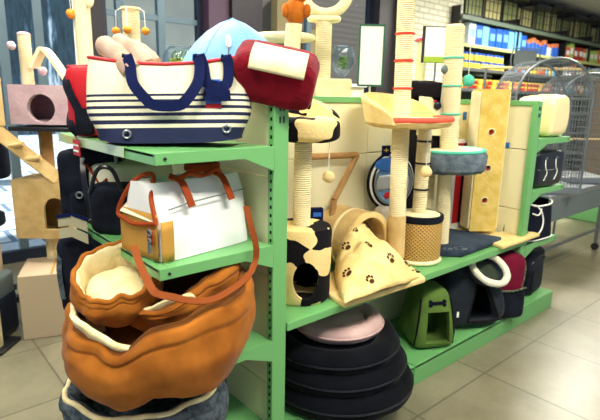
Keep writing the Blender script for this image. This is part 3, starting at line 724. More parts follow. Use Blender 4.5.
# ------------------------------------------------------------------ scratching posts and trees on the long deck
def zat(X, Y, yp):
    lo, hi = -1.0, 5.0
    for _ in range(50):
        m_ = (lo+hi)/2; d = Vector((X, Y, m_))-EYE
        y = 210-F*d.dot(CU)/d.dot(CF)
        lo, hi = (m_, hi) if y > yp else (lo, m_)
    return m_
def post(t, p0, p1, r, m='sisal', name='post', n=28, ring=None):
    a, b_ = Vector(p0), Vector(p1); L = (b_-a).length; k = int(L/.009)
    mm = MB(); mm.lathe([(r*.2, 0)]+[(r+.0013*math.cos(2*PI*j/3), L*j/(3*k)) for j in range(3*k+1)]+[(r*.2, L)], n=n, M=Matrix.Translation(a) @ (b_-a).to_track_quat('Z', 'X').to_matrix().to_4x4())
    return mm.build(name, m, t)
def ring(t, c, r, m, th=.005, name='rope_ring'): return MB().torus(c, r, th, 'Z', 28, 8).build(name, m, t)
def hang_ball(t, top, z, r, m='cream_ball', sr=.0018, sm='white'):
    o = MB().tube([top, (top[0], top[1], z+r)], sr, 6).build('string', sm, t)
    MB().ell((top[0], top[1], z), (r, r, r), 20).build('pompom', m, t, noisy=(.003, 60)); return o
# cow print tree
t = thing('cat_tree', (1.345, 1.54, ZD), 'cow print cat tree with barrel house beside the front green upright', 'cat tree', FACE)
m = MB(); hb = .318
m.lathe([(.02, 0), (.118, 0), (.127, .012), (.129, hb-.02), (.122, hb), (.02, hb)], n=64)
o = m.build('barrel_house', 'cow', t)
c1 = MB(); c1.lathe([(.01, .02), (.112, .02), (.112, hb-.02), (.01, hb-.02)], n=40)
c2 = MB(); out = [(.0, .035), (.075, .035)]+[(.0375+.0375*math.cos(a*PI/10)+.0, .095+.062*math.sin(a*PI/10)) for a in range(11)]+[(.0, .06)]
c2.prism([(x-.005, z) for x, z in [(.052*math.cos(q)+.030, .112+.080*math.sin(q)) for q in [R(v) for v in range(0, 360, 15)]]], Matrix.Translation((-.005, -.2, 0)), .2)
cut(o, c1, c2)
z2 = zat(1.345, 1.54, 140)-ZD
post(t, (.0, 0, hb), (.0, 0, z2), .036, 'sisal')
def cowf(p):
    q = p.copy(); 
    if q.z > 0: q.z *= 1-.35*max(0, 1-math.hypot(q.x, q.y)/.1)
    return q
m = MB(); m.sq((.0, 0, z2+.045), (.30, .30, .10), .45, .85, 48, 20, fn=cowf); m.build('perch', 'cow', t, noisy=(.006, 18))
m = MB()
def backg(u, v):
    a = R(20)+u*R(150); r = .135+.01*v; return Vector((r*math.cos(a), r*math.sin(a), z2+.06+v*(.035+.075*math.sin(PI*u))))
m.grid(backg, 24, 6); o = m.build('perch_back', 'cow', t); s_ = o.modifiers.new('s', 'SOLIDIFY'); s_.thickness = .03; s_.offset = 0
hang_ball(t, (.103, -.06, z2+.01), z2-.14, .025)

# tall tree with cradle
HX, HY = 1.955, 1.51
t = thing('cat_tree', (HX, HY, ZD+.03), 'tall sisal cat tree with red stripes and a cream cradle with coral rim', 'cat tree')
zt = zat(HX, HY, 2)-ZD-.03; zp = zat(HX, HY, 126)-ZD-.03
post(t, (0, 0, 0), (0, 0, zp), .041); post(t, (0, 0, zp), (0, 0, zt+.12), .040)
MB().cyl((0, 0, 0), (0, 0, .25), .0435, n=28).build('plush_sleeve', 'tan_plush', t)
for yy in (34, 61, 88.5): ring(t, (0, 0, zat(HX, HY, yy)-ZD-.03), .0415, 'red_rope', .005)
cx, cy = (_rt*.04).x, (_rt*.04).y
CRc = (cx, cy, zp+.02)
m = MB(); m.lathe([(.02, -.03), (.13, -.03), (.19, -.018), (.203, .0), (.198, .012), (.15, .004), (.02, .004)], CRc, 72)
m.build('cradle', 'cream_plush', t, noisy=(.004, 25))
def cwall(u, v):
    a = YAW-R(90)+R(35)+R(205)*u; up = math.sin(PI*min(1, max(0, u)))**.55
    r = .197+.03*v*up; return Vector((cx+r*math.cos(a), cy+r*math.sin(a), zp+.012+v*(.01+.135*up)))
m = MB(); m.grid(cwall, 48, 8); o = m.build('cradle_wall', 'cream_plush', t, noisy=(.003, 30)); s_ = o.modifiers.new('s', 'SOLIDIFY'); s_.thickness = .022; s_.offset = 0
def cradle(p, a, i): return p
pr = []; 
for k in range(49):
    a = R(-165)+R(205)*k/48+YAW-R(90); r = .193; pr.append(cradle(Vector((r*math.cos(a), r*math.sin(a), .012)), a, 0)+Vector((cx, cy, zp+.02)))
MB().tube(pr, .014, 10).build('rim_piping', 'coral', t)
MB().lathe([(.02, .006), (.17, .008), (.18, .016), (.02, .02)], (cx, cy, zp+.02), 48).build('cushion', 'pale_plush', t)
b1 = at(431, 135, 1, 1.40)
hang_ball(t, (b1.x-HX, b1.y-HY, zp+.02), at(431, 172, 1, 1.40).z-ZD-.03, .028)
MB().tube([(0, 0, zp+.005), (b1.x-HX, b1.y-HY, zp+.0)], .005, 8).build('hook_bar', 'cream_plush', t)
t.rotation_euler = Quaternion(_fw, R(-1.2)).to_euler()
# paw print base board
t2 = MB(); q = [(1.40, 1.325), (1.90, 1.285), (2.07, 1.57), (1.46, 1.66)]
t2.add([(x-HX, y-HY, z) for z in (-.028, .0) for x, y in q], [(3, 2, 1, 0), (4, 5, 6, 7), (0, 1, 5, 4), (1, 2, 6, 5), (2, 3, 7, 6), (3, 0, 4, 7)])
bo = t2.build('base_board', 'cream_plush', t, bevel=.008)
mat('paw_dark', (70, 44, 28), .95, .6, 80)
def paw(mb, c, s, rot, n3=Vector((0, 0, 1)), xd=None):
    n3 = n3.normalized(); xd = (xd or Vector((1, 0, 0))); xd = (xd-n3*xd.dot(n3)).normalized(); yd = n3.cross(xd)
    c = Vector(c); cs, sn = math.cos(rot), math.sin(rot)
    def disc(u, v, ru, rv):
        pts = []
        for k in range(14):
            a = 2*PI*k/14; x, y = u+ru*math.cos(a), v+rv*math.sin(a); x, y = x*cs-y*sn, x*sn+y*cs; pts.append(c+xd*x*s+yd*y*s+n3*.0015)
        top = [p+n3*.001 for p in pts]
        mb.add(pts+top, [tuple(range(14))[::-1], tuple(range(14, 28))]+[(k, (k+1) % 14, 14+(k+1) % 14, 14+k) for k in range(14)])
    disc(0, -.25, .5, .38)
    for u, v in ((-.62, .35), (-.22, .72), (.25, .72), (.65, .33)): disc(u, v, .19, .25)
for (x, y, s, r) in ((1.93, 1.36, .028, .3), (1.80, 1.33, .02, 1.2), (1.97, 1.44, .02, -.4)):
    m = MB(); paw(m, (x-HX, y-HY, 0), s, r); m.build('paw_print', 'paw_dark', bo, smooth=False)

# woven barrel with black striped post
bx, by = 2.175, 1.545
t = thing('scratching_barrel', (bx, by, ZD), 'woven sisal barrel with black plush rim and a black striped post', 'cat tree')
hb2 = zat(bx, by, 214)-ZD
MB().lathe([(.02, .01), (.120, .01), (.124, .02), (.124, hb2-.02), (.02, hb2-.02)], n=64).build('woven_drum', 'weave', t)
MB().torus((0, 0, .012), .122, .012, 'Z', 48, 10).build('bottom_trim', 'pale_plush', t)
MB().lathe([(.124, hb2-.03), (.130, hb2-.02), (.129, hb2+.004), (.118, hb2+.008), (.10, hb2-.002)], n=56).build('rim', 'black_fabric', t)
MB().lathe([(.02, hb2-.01), (.107, hb2-.012), (.110, hb2+.006), (.02, hb2+.012)], n=48).build('top_pad', 'pale_plush', t)
zt2 = 1.33-ZD
post(t, (0, 0, hb2), (0, 0, zt2), .036)
for yy in (141, 163, 189): ring(t, (0, 0, zat(bx, by, yy)-ZD), .0375, 'black_fabric', .0045)

# teal trimmed tree with slate plush
tx, ty = 2.50, 1.59
t = thing('cat_tree', (tx, ty, ZD), 'sisal cat tree with teal rope rings and grey plush round perch', 'cat tree')
z3a = zat(tx, ty, 166)-ZD; z3b = zat(tx, ty, 149)-ZD; z3t = zat(tx, ty, 27)-ZD
q = [(2.30, 1.50), (2.40, 1.40), (2.85, 1.41), (2.80, 1.75), (2.32, 1.76)]
m = MB(); out_ = [(x-tx, y-ty) for x, y in q]; n_ = len(q)
m.add([(x, y, z) for z in (.0, .03) for x, y in out_], [tuple(range(n_))[::-1], tuple(range(n_, 2*n_))]+[(k, (k+1) % n_, n_+(k+1) % n_, n_+k) for k in range(n_)])
m.build('base_board', 'slate_base', t, bevel=.008)
m = MB(); 
for (x, y, s, r) in ((2.45, 1.435, .05, .2), (2.39, 1.48, .035, 1)): paw(m, (x-tx, y-ty, .03), s, r)
m.build('paw_print', 'slate_plush', t, smooth=False)
px_, py_ = _rt.x*.02, _rt.y*.02
post(t, (-.02, 0, .03), (-.02, 0, z3a), .040); post(t, (0, 0, z3b), (0, 0, z3t), .050)
MB().lathe([(.02, z3t-.002), (.049, z3t), (.04, z3t+.012), (.02, z3t+.014)], n=28).build('post_cap', 'pale_plush', t)
m = MB(); m.lathe([(.02, z3a-.03), (.17, z3a-.03), (.19, z3a-.01), (.192, z3b-.03), (.18, z3b-.012), (.02, z3b-.012)], (px_, py_, 0), 64); m.build('perch', 'slate_plush', t, noisy=(.006, 30))
MB().torus((px_, py_, z3b-.006), .175, .010, 'Z', 56, 10).build('teal_piping', 'teal', t)
MB().lathe([(.02, z3b-.012), (.165, z3b-.012), (.168, z3b+.0), (.02, z3b+.006)], (px_, py_, 0), 56).build('seat_pad', 'pale_plush', t)
for yy in (58, 86, 114): ring(t, (0, 0, zat(tx, ty, yy)-ZD), .0515, 'teal', .005)
hang_ball(t, (.07*_rt.x+.0, .07*_rt.y-.02, z3t-.02), zat(tx, ty-.05, 81)-ZD, .033, 'teal')

t.rotation_euler = Quaternion(_fw, R(-1.6)).to_euler()
# yellow plush hollow post on a cream board with paw prints
yx, yy0 = 2.90, 1.605
t = thing('scratching_post', (yx, yy0, ZD), 'tall square yellow plush post with round toy holes', 'scratching post', FACE+R(4))
HY_ = zat(yx, yy0, 92)-ZD
b = MB(); b.box((0, 0, .03+HY_/2), (.168, .15, HY_-.03)); o = b.build('box_post', 'yellow_plush', t, bevel=.012, seg=3)
hs = []
for xh, yh in ((492, 132), (489, 168), (486, 200)):
    zz = zat(yx, yy0-.07, yh)-ZD; hs.append((-.006, zz))
o.modifiers.remove(o.modifiers[0])
cs = [MB().cyl((x, -.12, z), (x, -.02, z), .021, n=24) for x, z in hs]
cut(o, *cs)
bv = o.modifiers.new('bevel', 'BEVEL'); bv.width = .01; bv.segments = 2; bv.limit_method = 'ANGLE'; bv.angle_limit = R(60)
for x, z in hs:
    g = MB(); g.torus((x, -.0765, z), .021, .003, 'Y', 24, 8); g.build('hole_rim', 'pale_plush', t)
    MB().ell((x+.003, -.045, z-.004), (.013, .013, .013)).build('toy_ball', 'red', t)
MB().box((.089, 0, .03+HY_/2), (.012, .13, HY_-.06)).build('side_board', 'pale_plush', t, bevel=.003)
MB().box((-.089, 0, .03+HY_/2), (.012, .13, HY_-.06)).build('side_board', 'pale_plush', t, bevel=.003)
t = thing('scratching_post', (3.0, 1.5, ZD), 'x', 'scratching post', 0)
b = MB(); q = [(2.72, 1.335), (3.2, 1.335), (3.2, 1.50), (3.01, 1.52), (2.99, 1.75), (2.86, 1.75)]; n_ = len(q)
b.add([(x-3.0, y-1.5, z) for z in (.0, .022) for x, y in q], [tuple(range(n_))[::-1], tuple(range(n_, 2*n_))]+[(k, (k+1) % n_, n_+(k+1) % n_, n_+k) for k in range(n_)])
t['label'] = 'tapered cream scratching board on a paw print base at the deck\'s far end'
bo = b.build('base_board', 'cream_plush', t, bevel=.006)
for (x, y, s, r) in ((3.13, 1.40, .03, .3), (3.07, 1.45, .026, 1.1), (3.16, 1.46, .024, -.4)):
    m = MB(); paw(m, (x-3.0, y-1.5, .022), s, r); m.build('paw_print', 'paw_dark', bo, smooth=False)
m = MB(); bz = [(-.09, .05), (.07, .05), (.055, .56), (-.055, .56)]
fm = Matrix.Translation((.105, -.045, 0)) @ Matrix.Rotation(FACE, 4, 'Z')
m.prism([(-.075, .075), (.075, .075), (.035, .46), (-.035, .46)], fm, .05); m.build('sisal_board', 'sisal', t, smooth=False, bevel=.006)
m = MB(); m.prism([(-.08, .022), (.08, .022), (.076, .078), (-.076, .078)], fm @ Matrix.Translation((0, -.006, 0)), .062); m.build('foot', 'slate_plush', t, bevel=.006)

# arched plush tunnel
t = thing('cat_tunnel', (1.80, 1.60, ZD), 'beige half round plush tunnel behind the cow print barrel', 'cat tunnel')
def arch(r0, r1, y0_, y1_):
    m = MB(); n_ = 28; v = []
    for y_ in (y0_, y1_):
        for r_ in (r1, r0):
            for k in range(n_+1): a = PI*k/n_; v.append((r_*math.cos(a), y_, max(0, r_*math.sin(a)*1.12)+.03*0))
    f = []; L = n_+1
    for k in range(n_):
        f += [(k, k+1, L+k+1, L+k), (2*L+k, 3*L+k, 3*L+k+1, 2*L+k+1), (k, 2*L+k, 2*L+k+1, k+1), (L+k, L+k+1, 3*L+k+1, 3*L+k)]
    for k in (0, n_): f.append((k, L+k, 3*L+k, 2*L+k))
    m.add(v, f); return m
TR = .152
def tube_shell(r0, r1, y0_, y1_):
    m = MB(); pr = [(r1, y0_), (r1, y1_), (r0, y1_), (r0, y0_), (r1, y0_)]
    m.lathe(pr, n=64, caps=False, M=Matrix.Translation((0, 0, TR)) @ Matrix.Rotation(R(-90), 4, 'X')); return m
tube_shell(TR-.022, TR, -.03, .19).build('shell', 'tan_plush', t)
tube_shell(TR-.026, TR+.004, -.045, -.028).build('front_trim', 'cream_plush', t, bevel=.004)
tube_shell(TR-.001, TR+.003, .06, .075).build('seam_band', 'pale_plush', t)

# paw print plush blanket spilling out of the tunnel over the board
t0 = Vector((1.66, 1.44, ZD+.03))
PA, PB = at(340, 232, 1, 1.60), at(378, 232, 1, 1.62)
def blk(u, v):
    # v 0 = inside the tunnel mouth, 1 = front edge lying over the board; heaped in the middle with soft folds
    xl, xr = 1.665+(1.375-1.665)*v**.8, 1.90+(1.875-1.90)*v
    x = xl+(xr-xl)*u; y = 1.63+(1.30-1.63)*v - .02*math.sin(PI*u)*v
    e = math.sin(PI*min(1, max(0, u)))**.55
    h = (.185*(1-v)**.75+.05*math.sin(PI*v)+.012)*e
    f = .020*math.sin(7.5*v+3.2*u+1.2*noise.noise(Vector((u*3, v*3, 4))))+.035*noise.noise(Vector((u*3.5, v*4, 2)))+.014*noise.noise(Vector((u*9, v*9, 7)))
    return Vector((x+.012*noise.noise(Vector((v*5, u*2, 1))), y+.012*noise.noise(Vector((u*6, 3, v))), ZD+.034+max(.0, h+f*e*min(1, 2.4*(1-v)+.25))))
to = thing('pet_blanket', (1.6, 1.44, ZD+.03), 'cream plush blanket with dark paw prints spilling out of the arched tunnel', 'blanket')
sh3 = Vector(to.location)
m = MB(); m.grid(lambda u, v: blk(u, v)-sh3, 48, 36); o = m.build('fabric', 'cream_plush', to); s_ = o.modifiers.new('s', 'SOLIDIFY'); s_.thickness = .012; s_.offset = 0
random.seed(11)
for (u, v, s) in ((.62, .18, .03), (.2, .30, .028), (.78, .5, .028), (.45, .55, .026), (.12, .68, .03), (.62, .82, .03), (.9, .8, .024), (.3, .9, .026), (.38, .25, .018)):
    e = .01; du = blk(u+e, v)-blk(u-e, v); dv = blk(u, v+e)-blk(u, v-e); nn = du.cross(dv)
    if nn.dot(EYE-blk(u, v)) < 0: nn = -nn
    m = MB(); paw(m, blk(u, v)-sh3+nn.normalized()*.0085, s, random.uniform(-1, 1), nn, du); m.build('paw_print', 'paw_dark', to, smooth=False)

# carpeted triangle frame behind the tunnel
t = thing('cat_ladder', (1.55, 1.77, ZD), 'brown carpeted triangular frame leaning on the panel behind the tunnel', 'cat tree')
A, B_, C_ = at(303, 157, 1, 1.765), at(357, 155, 1, 1.765), at(334, 200, 1, 1.74)
for a, b_, nm in ((A, B_, 'top_bar'), (B_, C_, 'side_bar')):
    MB().tube([a-t.location, b_-t.location], .0155, 12).build(nm, 'brown_plush', t)
MB().tube([C_-t.location, Vector((C_.x-.06, 1.72, ZD+.012))-t.location], .0155, 12).build('side_bar', 'brown_plush', t)
MB().tube([A-t.location, Vector((A.x-.01, 1.77, ZD+.012))-t.location], .0155, 12).build('side_bar', 'brown_plush', t)
bp_ = at(314, 207, 1, 1.74)
t = thing('carton', (bp_.x, 1.72, ZD), 'slim blue packet standing between the cow print barrel and the tunnel', 'box', FACE+R(10))
hh = bp_.z+.03-ZD; hh -= .03; MB().box((0, 0, hh/2), (.06, .03, hh)).build('packet', 'navy', t, bevel=.003); MB().box((0, -.016, hh-.03), (.04, .002, .02)).build('paper_label', 'blue', t, smooth=False)

# round pop-up bag with tag
dc = at(391, 181, 1, 1.735)
t = thing('pop_up_tunnel', dc, 'round navy and white pop-up toy with clear window behind the tall sisal post', 'pet toy', R(-12))
for r_, mm, dy in ((.155, 'navy_dark', 0), (.143, 'white', -.008), (.134, 'navy_dark', -.014), (.124, 'grey_metal', -.018)):
    MB().torus((0, dy, 0), r_, .008, 'Y', 56, 10).build('hoop', mm, t)
m = MB(); m.lathe([(.01, 0), (.126, 0), (.126, .006), (.01, .012)], n=48, M=Matrix.Translation((0, -.004, 0)) @ Matrix.Rotation(R(90), 4, 'X')); m.build('window', 'light_blue', t)
mat('window_grey', (172, 180, 186), .3, .1, 10)
m = MB(); m.grid(lambda u, v: Vector(((u-.5)*.235*math.sqrt(max(0, 1-((v-.35)*.9)**2)), -.019, -.045+v*.085)), 10, 4); o = m.build('window_panel', 'window_grey', t); s_ = o.modifiers.new('s', 'SOLIDIFY'); s_.thickness = .002
MB().ell((-.035, -.02, -.075), (.025, .006, .02)).build('red_picture', 'red', t)
MB().ell((-.045, -.019, .095), (.085, .012, .04)).build('blue_top', 'blue', t)
hgt = at(386, 151, 1, 1.71)-t.location; hgt.rotate(Quaternion((0, 0, 1), R(12)))
k = MB().box(hgt, (.055, .003, .058)).build('hang_tag', 'navy', t, smooth=False)
MB().box(hgt+Vector((0, -.003, .004)), (.03, .002, .005)).box(hgt+Vector((0, -.003, .004)), (.006, .002, .018)).build('tag_print', 'g_yellow', k, smooth=False)
MB().tube([hgt+Vector((0, 0, .02)), hgt+Vector((0, .02, .07))], .002, 6).build('tag_string', 'white', k)
gp = at(385, 217, 1, 1.70)
t = thing('plush_roll', (gp.x+.0, 1.69, ZD), 'pale grey plush roll lying between tunnel and woven barrel', 'pet toy', R(-20))
m = MB(); hz = at(382, 207, 1, 1.69).z-ZD; m.sq((0, 0, hz/2), (.16, .13, hz), .6, .6, 36, 18); m.build('roll', mat('grey_white_plush', (214, 206, 190), .95, .9, 60, (188, 180, 166), 14, sheen=.4) and 'grey_white_plush', t, noisy=(.01, 20))

# boxed toy with white frame and tomato picture
pk = at(451, 222, 1, 1.79)
t = thing('toy_package', (pk.x, 1.755, ZD), 'white framed red package with a tomato picture behind the grey perch', 'box', R(-4))
ph = at(451, 140, 1, 1.755).z-ZD; pw_ = .21
MB().box((0, 0, ph/2), (pw_, .04, ph)).build('card_box', 'white', t, bevel=.003)
MB().box((-.01, -.021, ph/2+.02), (pw_*.62, .003, ph*.86)).build('red_panel', 'red', t, smooth=False)
MB().box((pw_*.02, -.0225, ph/2+.02), (pw_*.18, .003, ph*.86)).build('dark_panel', 'black_fabric', t, smooth=False)
k = MB().ell((.062, -.026, .12), (.022, .006, .026)).build('tomato_picture', 'g_red', t)
MB().ell((.062, -.028, .143), (.012, .003, .006)).build('leaf_picture', 'g_lime', k)
MB().box((.062, -.0235, .12), (.055, .002, .085)).build('picture_ground', 'leaf_green', t, smooth=False)
# dark box left of it
t = thing('toy_package', (2.36, 1.755, ZD), 'tall dark toy carton standing left of the red package', 'box', R(-4))
MB().box((0, 0, .34), (.14, .06, .68)).build('card_box', 'soft_black', t, bevel=.003); MB().box((.03, -.031, .28), (.05, .003, .4)).build('paper_label', 'cream_panel', t, smooth=False)

# black hooded cradle with cream back, grey pompom springs
kx, ky = 2.43, 1.745
bt_ = at(428, 81, 1, ky); 
t = thing('cat_tree', (kx, ky, ZD), 'black plush hooded nest on a post with cream front and grey pompom', 'cat tree', FACE)
zk = bt_.z-ZD
post(t, (0.06, 0, 0.02), (.06, 0, zk-.32), .036, n=20); MB().box((.05, 0, .01), (.26, .14, .02)).build('base_board', 'soft_black', t, bevel=.005)
m = MB(); m.sq((.0, .0, zk-.05), (.24, .13, .10), .6, .6, 40, 20, fn=lump(.1, 14)); m.build('hood', 'soft_black', t, noisy=(.006, 30))
m = MB(); m.sq((-.06, .02, zk-.13), (.085, .10, .2), .6, .6, 28, 14); m.build('hood_side', 'soft_black', t, noisy=(.006, 30))
m = MB(); m.sq((.075, .02, zk-.25), (.20, .12, .34), .4, .5, 28, 14); m.build('hood_back', 'soft_black', t, noisy=(.006, 30))
m = MB(); m.prism([(-.05, -.30), (.10, -.30), (.085, -.14), (.045, -.115), (.02, -.09), (-.045, -.085)], Matrix.Translation((0, -.075, zk)), .02); m.build('front_panel', 'pale_plush', t, bevel=.004)
MB().ell((.055, -.082, zk-.135), (.022, .006, .022)).build('button', 'black_vinyl', t)
MB().ell((.04, -.08, zk-.11), (.010, .005, .006)).build('red_tab', 'red', t)
for dx in (0, .022): MB().tube([(.075+dx, -.07, zk-.2), (.082+dx*.5, -.075, zk+.055)], .006, 8).build('spring_stem', 'grey_white_plush', t)
MB().ell((.09, -.075, zk+.06), (.03, .03, .028)).build('pompom', 'grey_plastic', t, noisy=(.004, 60))
for (x, y, w_, h_) in ((417, 99, .05, .035), (465, 116, .035, .05), (463, 150, .03, .03), (507, 145, .03, .03)):
    a = at(x, y, 1, YB-.021); 
    if x > 500: a = at(x, y, 0, XR+.018)
    k = MB().box((0, 0, 0), (w_, .003, h_)).build('product_tag', 'blue', None, loc=a, rot=(0, 0, 0 if x < 500 else R(-90)), smooth=False)
    tag(k, {417: 'small blue product tag on the back panel beside the black hooded nest', 465: 'blue product tag on the back panel right of the teal ringed post', 463: 'small blue tag low on the back panel behind the grey perch', 507: 'small blue tag on the end panel right of the yellow post'}[x], 'tag')

# ------------------------------------------------------------------ things on the rear side of the run, seen above the rail
def rear(x, y, px, py): a = at(px, py, 1, y); return a
zr = 1.301
a = at(323, 60, 1, 2.07)
t = thing('cat_tree', (a.x, 2.07, zr), 'cream plush cat tree with a big round ring opening on top', 'cat tree', FACE)
zb = at(326, 79, 1, 2.07).z-zr; zc = at(327, -1, 1, 2.07).z-zr; zu = at(327, 22, 1, 2.07).z-zr
MB().box((.055, 0, zb/2), (.20, .17, zb)).build('base_box', 'pale_plush', t, bevel=.012)
post(t, (0, 0, zb), (0, 0, zu), .043)
m = MB(); prf = []
for k in range(37):
    a_ = 2*PI*k/36; prf.append((1, 0))
def ringf(u, v):
    a_ = 2*PI*u; b_ = 2*PI*v; rr = .112+.028*math.cos(b_); return Vector((.005+rr*math.cos(a_)*1.06, .05*math.sin(b_), zc+.035+rr*math.sin(a_)*.98))
m.grid(ringf, 48, 16); m.build('ring', 'pale_plush', t)
MB().sq((.0, 0, zu+.012), (.18, .10, .035), .6, .5).build('ring_foot', 'pale_plush', t)

a = at(291, 60, 1, 1.98)
t = thing('cat_tree', (a.x, 1.98, zr), 'slanted sisal post topped by an orange plush teddy bear', 'cat tree', FACE)
zt3 = at(293, 24, 1, 1.98).z-zr; dx0 = 0
post(t, (-.02, 0, 0), (.012, 0, zt3), .040)
q0 = Vector((.018, -.01, zt3+.055))
m = MB(); m.ell(q0, (.052, .045, .06), 28); m.ell(q0+Vector((.012, -.002, .075)), (.046, .042, .042), 28); m.build('teddy_body', 'teddy', t, noisy=(.006, 30))
for s_ in (-1, 1):
    MB().ell(q0+Vector((.012+s_*.036, 0, .112)), (.017, .012, .017)).build('teddy_ear', 'teddy', t, noisy=(.002, 60))
    MB().ell(q0+Vector((s_*.052+.004, -.022, .0)), (.018, .02, .032)).build('teddy_arm', 'teddy', t, noisy=(.003, 40))
    MB().ell(q0+Vector((.012+s_*.016, -.041, .08)), (.004, .004, .004), 10).build('teddy_eye', 'black_vinyl', t)
MB().ell(q0+Vector((.012, -.040, .066)), (.018, .014, .014)).build('teddy_muzzle', 'orange_ball', t)
a = at(284, 37.5, 1, 2.16)
t = thing('cat_tree', (a.x, 2.16, zr), 'oval cream plush platform tree behind the teddy bear post', 'cat tree', FACE)
zz = a.z-zr
MB().sq((0, 0, zz), (.33, .2, .05), .6, .95, 48, 16).build('platform', 'pale_plush', t); post(t, (.05, .0, 0), (.05, 0, zz-.02), .036, n=20)
MB().box((.03, 0, .008), (.2, .12, .016)).build('base_board', 'pale_plush', t, bevel=.004)

# signs on the rail
def signf(name, label, px, w_, h_, Y, frame, bars, stand, rz, zc, foot=True):
    a = at(px, 60, 1, Y); t = thing(name, (a.x, Y, 1.461), label, 'sign', rz)
    z0_, z1_ = zc
    z0_ -= 1.461; z1_ -= 1.461; hh = z1_-z0_
    MB().box((0, 0, (z0_+z1_)/2), (w_-.004, .006, hh-.004)).build('board', 'board_white', t, smooth=False)
    fr = MB(); e = bars
    for sx in (-1, 1): fr.box((sx*(w_/2-e/2), -.001, (z0_+z1_)/2), (e, .014, hh))
    for z in (z0_+e/2, z1_-e/2): fr.box((0, -.001, z), (w_-2*e, .014, e))
    fr.build('frame', frame, t, bevel=.001)
    MB().cyl((0, .006, 0), (0, .006, z0_+.03), .006, n=12).build('stem', stand, t)
    MB().lathe([(.001, -.03), (.016, -.03), (.018, -.0), (.012, .006), (.001, .008)], n=20).build('foot', stand, t)
    return t, z0_, hh
mat('frame_green', (24, 96, 66), .4)
a0, a1 = at(371, 24, 1, 1.83), at(371, 86.5, 1, 1.83)
signf('notice_board', 'blank white sign in a dark green frame standing on the panel rail', 371, .135, 0, 1.83, 'frame_green', .009, 'glass', FACE-R(4), (a1.z, a0.z))
a0, a1 = at(436, 26, 1, 1.83), at(436, 63, 1, 1.83)
tt, z0_, hh = signf('notice_board', 'blank white sign with black edge and lime bottom band', 436, .165, 0, 1.83, 'black_metal', .003, 'grey_metal', FACE+R(4), (a1.z, a0.z))
MB().box((0, -.0095, z0_+.018), (.157, .003, .032)).build('lime_band', mat('lime', (176, 206, 60), .5) and 'lime', tt, smooth=False)
MB().box((-.083, 0, z0_+hh/2), (.012, .02, hh)).build('edge_strip', 'black_metal', tt, smooth=False)

a = at(421, 60, 1, 2.10)
t = thing('scratching_post', (a.x, 2.10, zr), 'thin cream post with a red mushroom cap left of the lime banded sign', 'scratching post', FACE)
zc4 = at(421, 41, 1, 2.10).z-zr
post(t, (0, 0, 0), (0, 0, zc4), .034); MB().lathe([(.001, zc4-.002), (.05, zc4-.002), (.046, zc4+.010), (.024, zc4+.026), (.001, zc4+.032)], n=28).build('cap', 'red', t)
MB().box((0, 0, .01), (.16, .16, .02)).build('base_board', 'pale_plush', t, bevel=.004)
# ------------------------------------------------------------------ things under the deck
def floorpt(x, y, z): return at(x, y, 2, z)
# stack of round black beds, slightly proud of the base shelf
def donut(nm, loc, Rr, h, tube, label, mo, mi, grp=None, dip=.35, cush=True, squash=1.0):
    t = thing(nm, loc, label, 'pet bed'); 
    m = MB(); prof = [(.02, 0), (Rr-tube*.9, 0)]
    for k in range(13):
        a = -PI/2+PI*k/12; prof.append((Rr-tube+tube*math.cos(a), h/2+h/2*math.sin(a)))
    for k in range(1, 9):
        a = PI/2+PI*.75*k/8; prof.append((Rr-tube+tube*math.cos(a), h/2+h/2*math.sin(a)))
    prof.append((Rr-2*tube, h*dip)); prof.append((.02, h*dip))
    m.lathe(prof, n=80, sy=squash, fn=lambda p, a, i: p*(1+noise.noise(Vector((math.cos(a)*3, math.sin(a)*3, p.z*9+Rr*30)))*.03)); m.build('bolster', mo, t)
    MB().torus((0, 0, h*.52), Rr+.001, .0045, 'Z', 80, 8, 1, squash).build('piping', 'black_vinyl' if mo != 'pink_plush' else mo, t)
    if cush: MB().sq((0, 0, h*dip+.018), ((Rr-2*tube)*2.05, (Rr-2*tube)*2.05*squash, .05), .8, 1, 40, 16, fn=lump(.05, 18)).build('cushion', mi, t, noisy=(.006, 18))
    return t
CX, CY = 1.565, 1.50
zz = ZB
mat('bed_black', (9, 12, 20), .97, .5, 60, (5, 7, 13), 8, sheen=.25)
mat('bed_black_plush', (14, 18, 30), .95, 1, 60, (7, 9, 17), 14, sheen=.4)
for i, (rr, hh, lb) in enumerate(((.345, .125, 'widest round black pet bed at the bottom of the stack under the deck'), (.325, .115, 'round black pet bed, second from the bottom of the stack'), (.305, .105, 'uppermost round black pet bed with corded rim, right under the pink one'))):
    tb = .055; donut('pet_bed', (CX-.012*i, CY+.012*i, zz), rr, hh, tb, lb, 'bed_black', 'bed_black_plush'); zz += hh-.022
donut('pet_bed', (CX+.015, CY+.03, zz-.002), .215, .075, .045, 'small dusty pink round bed on top of the black bed stack', 'pink_plush', 'pink_plush', squash=.95)

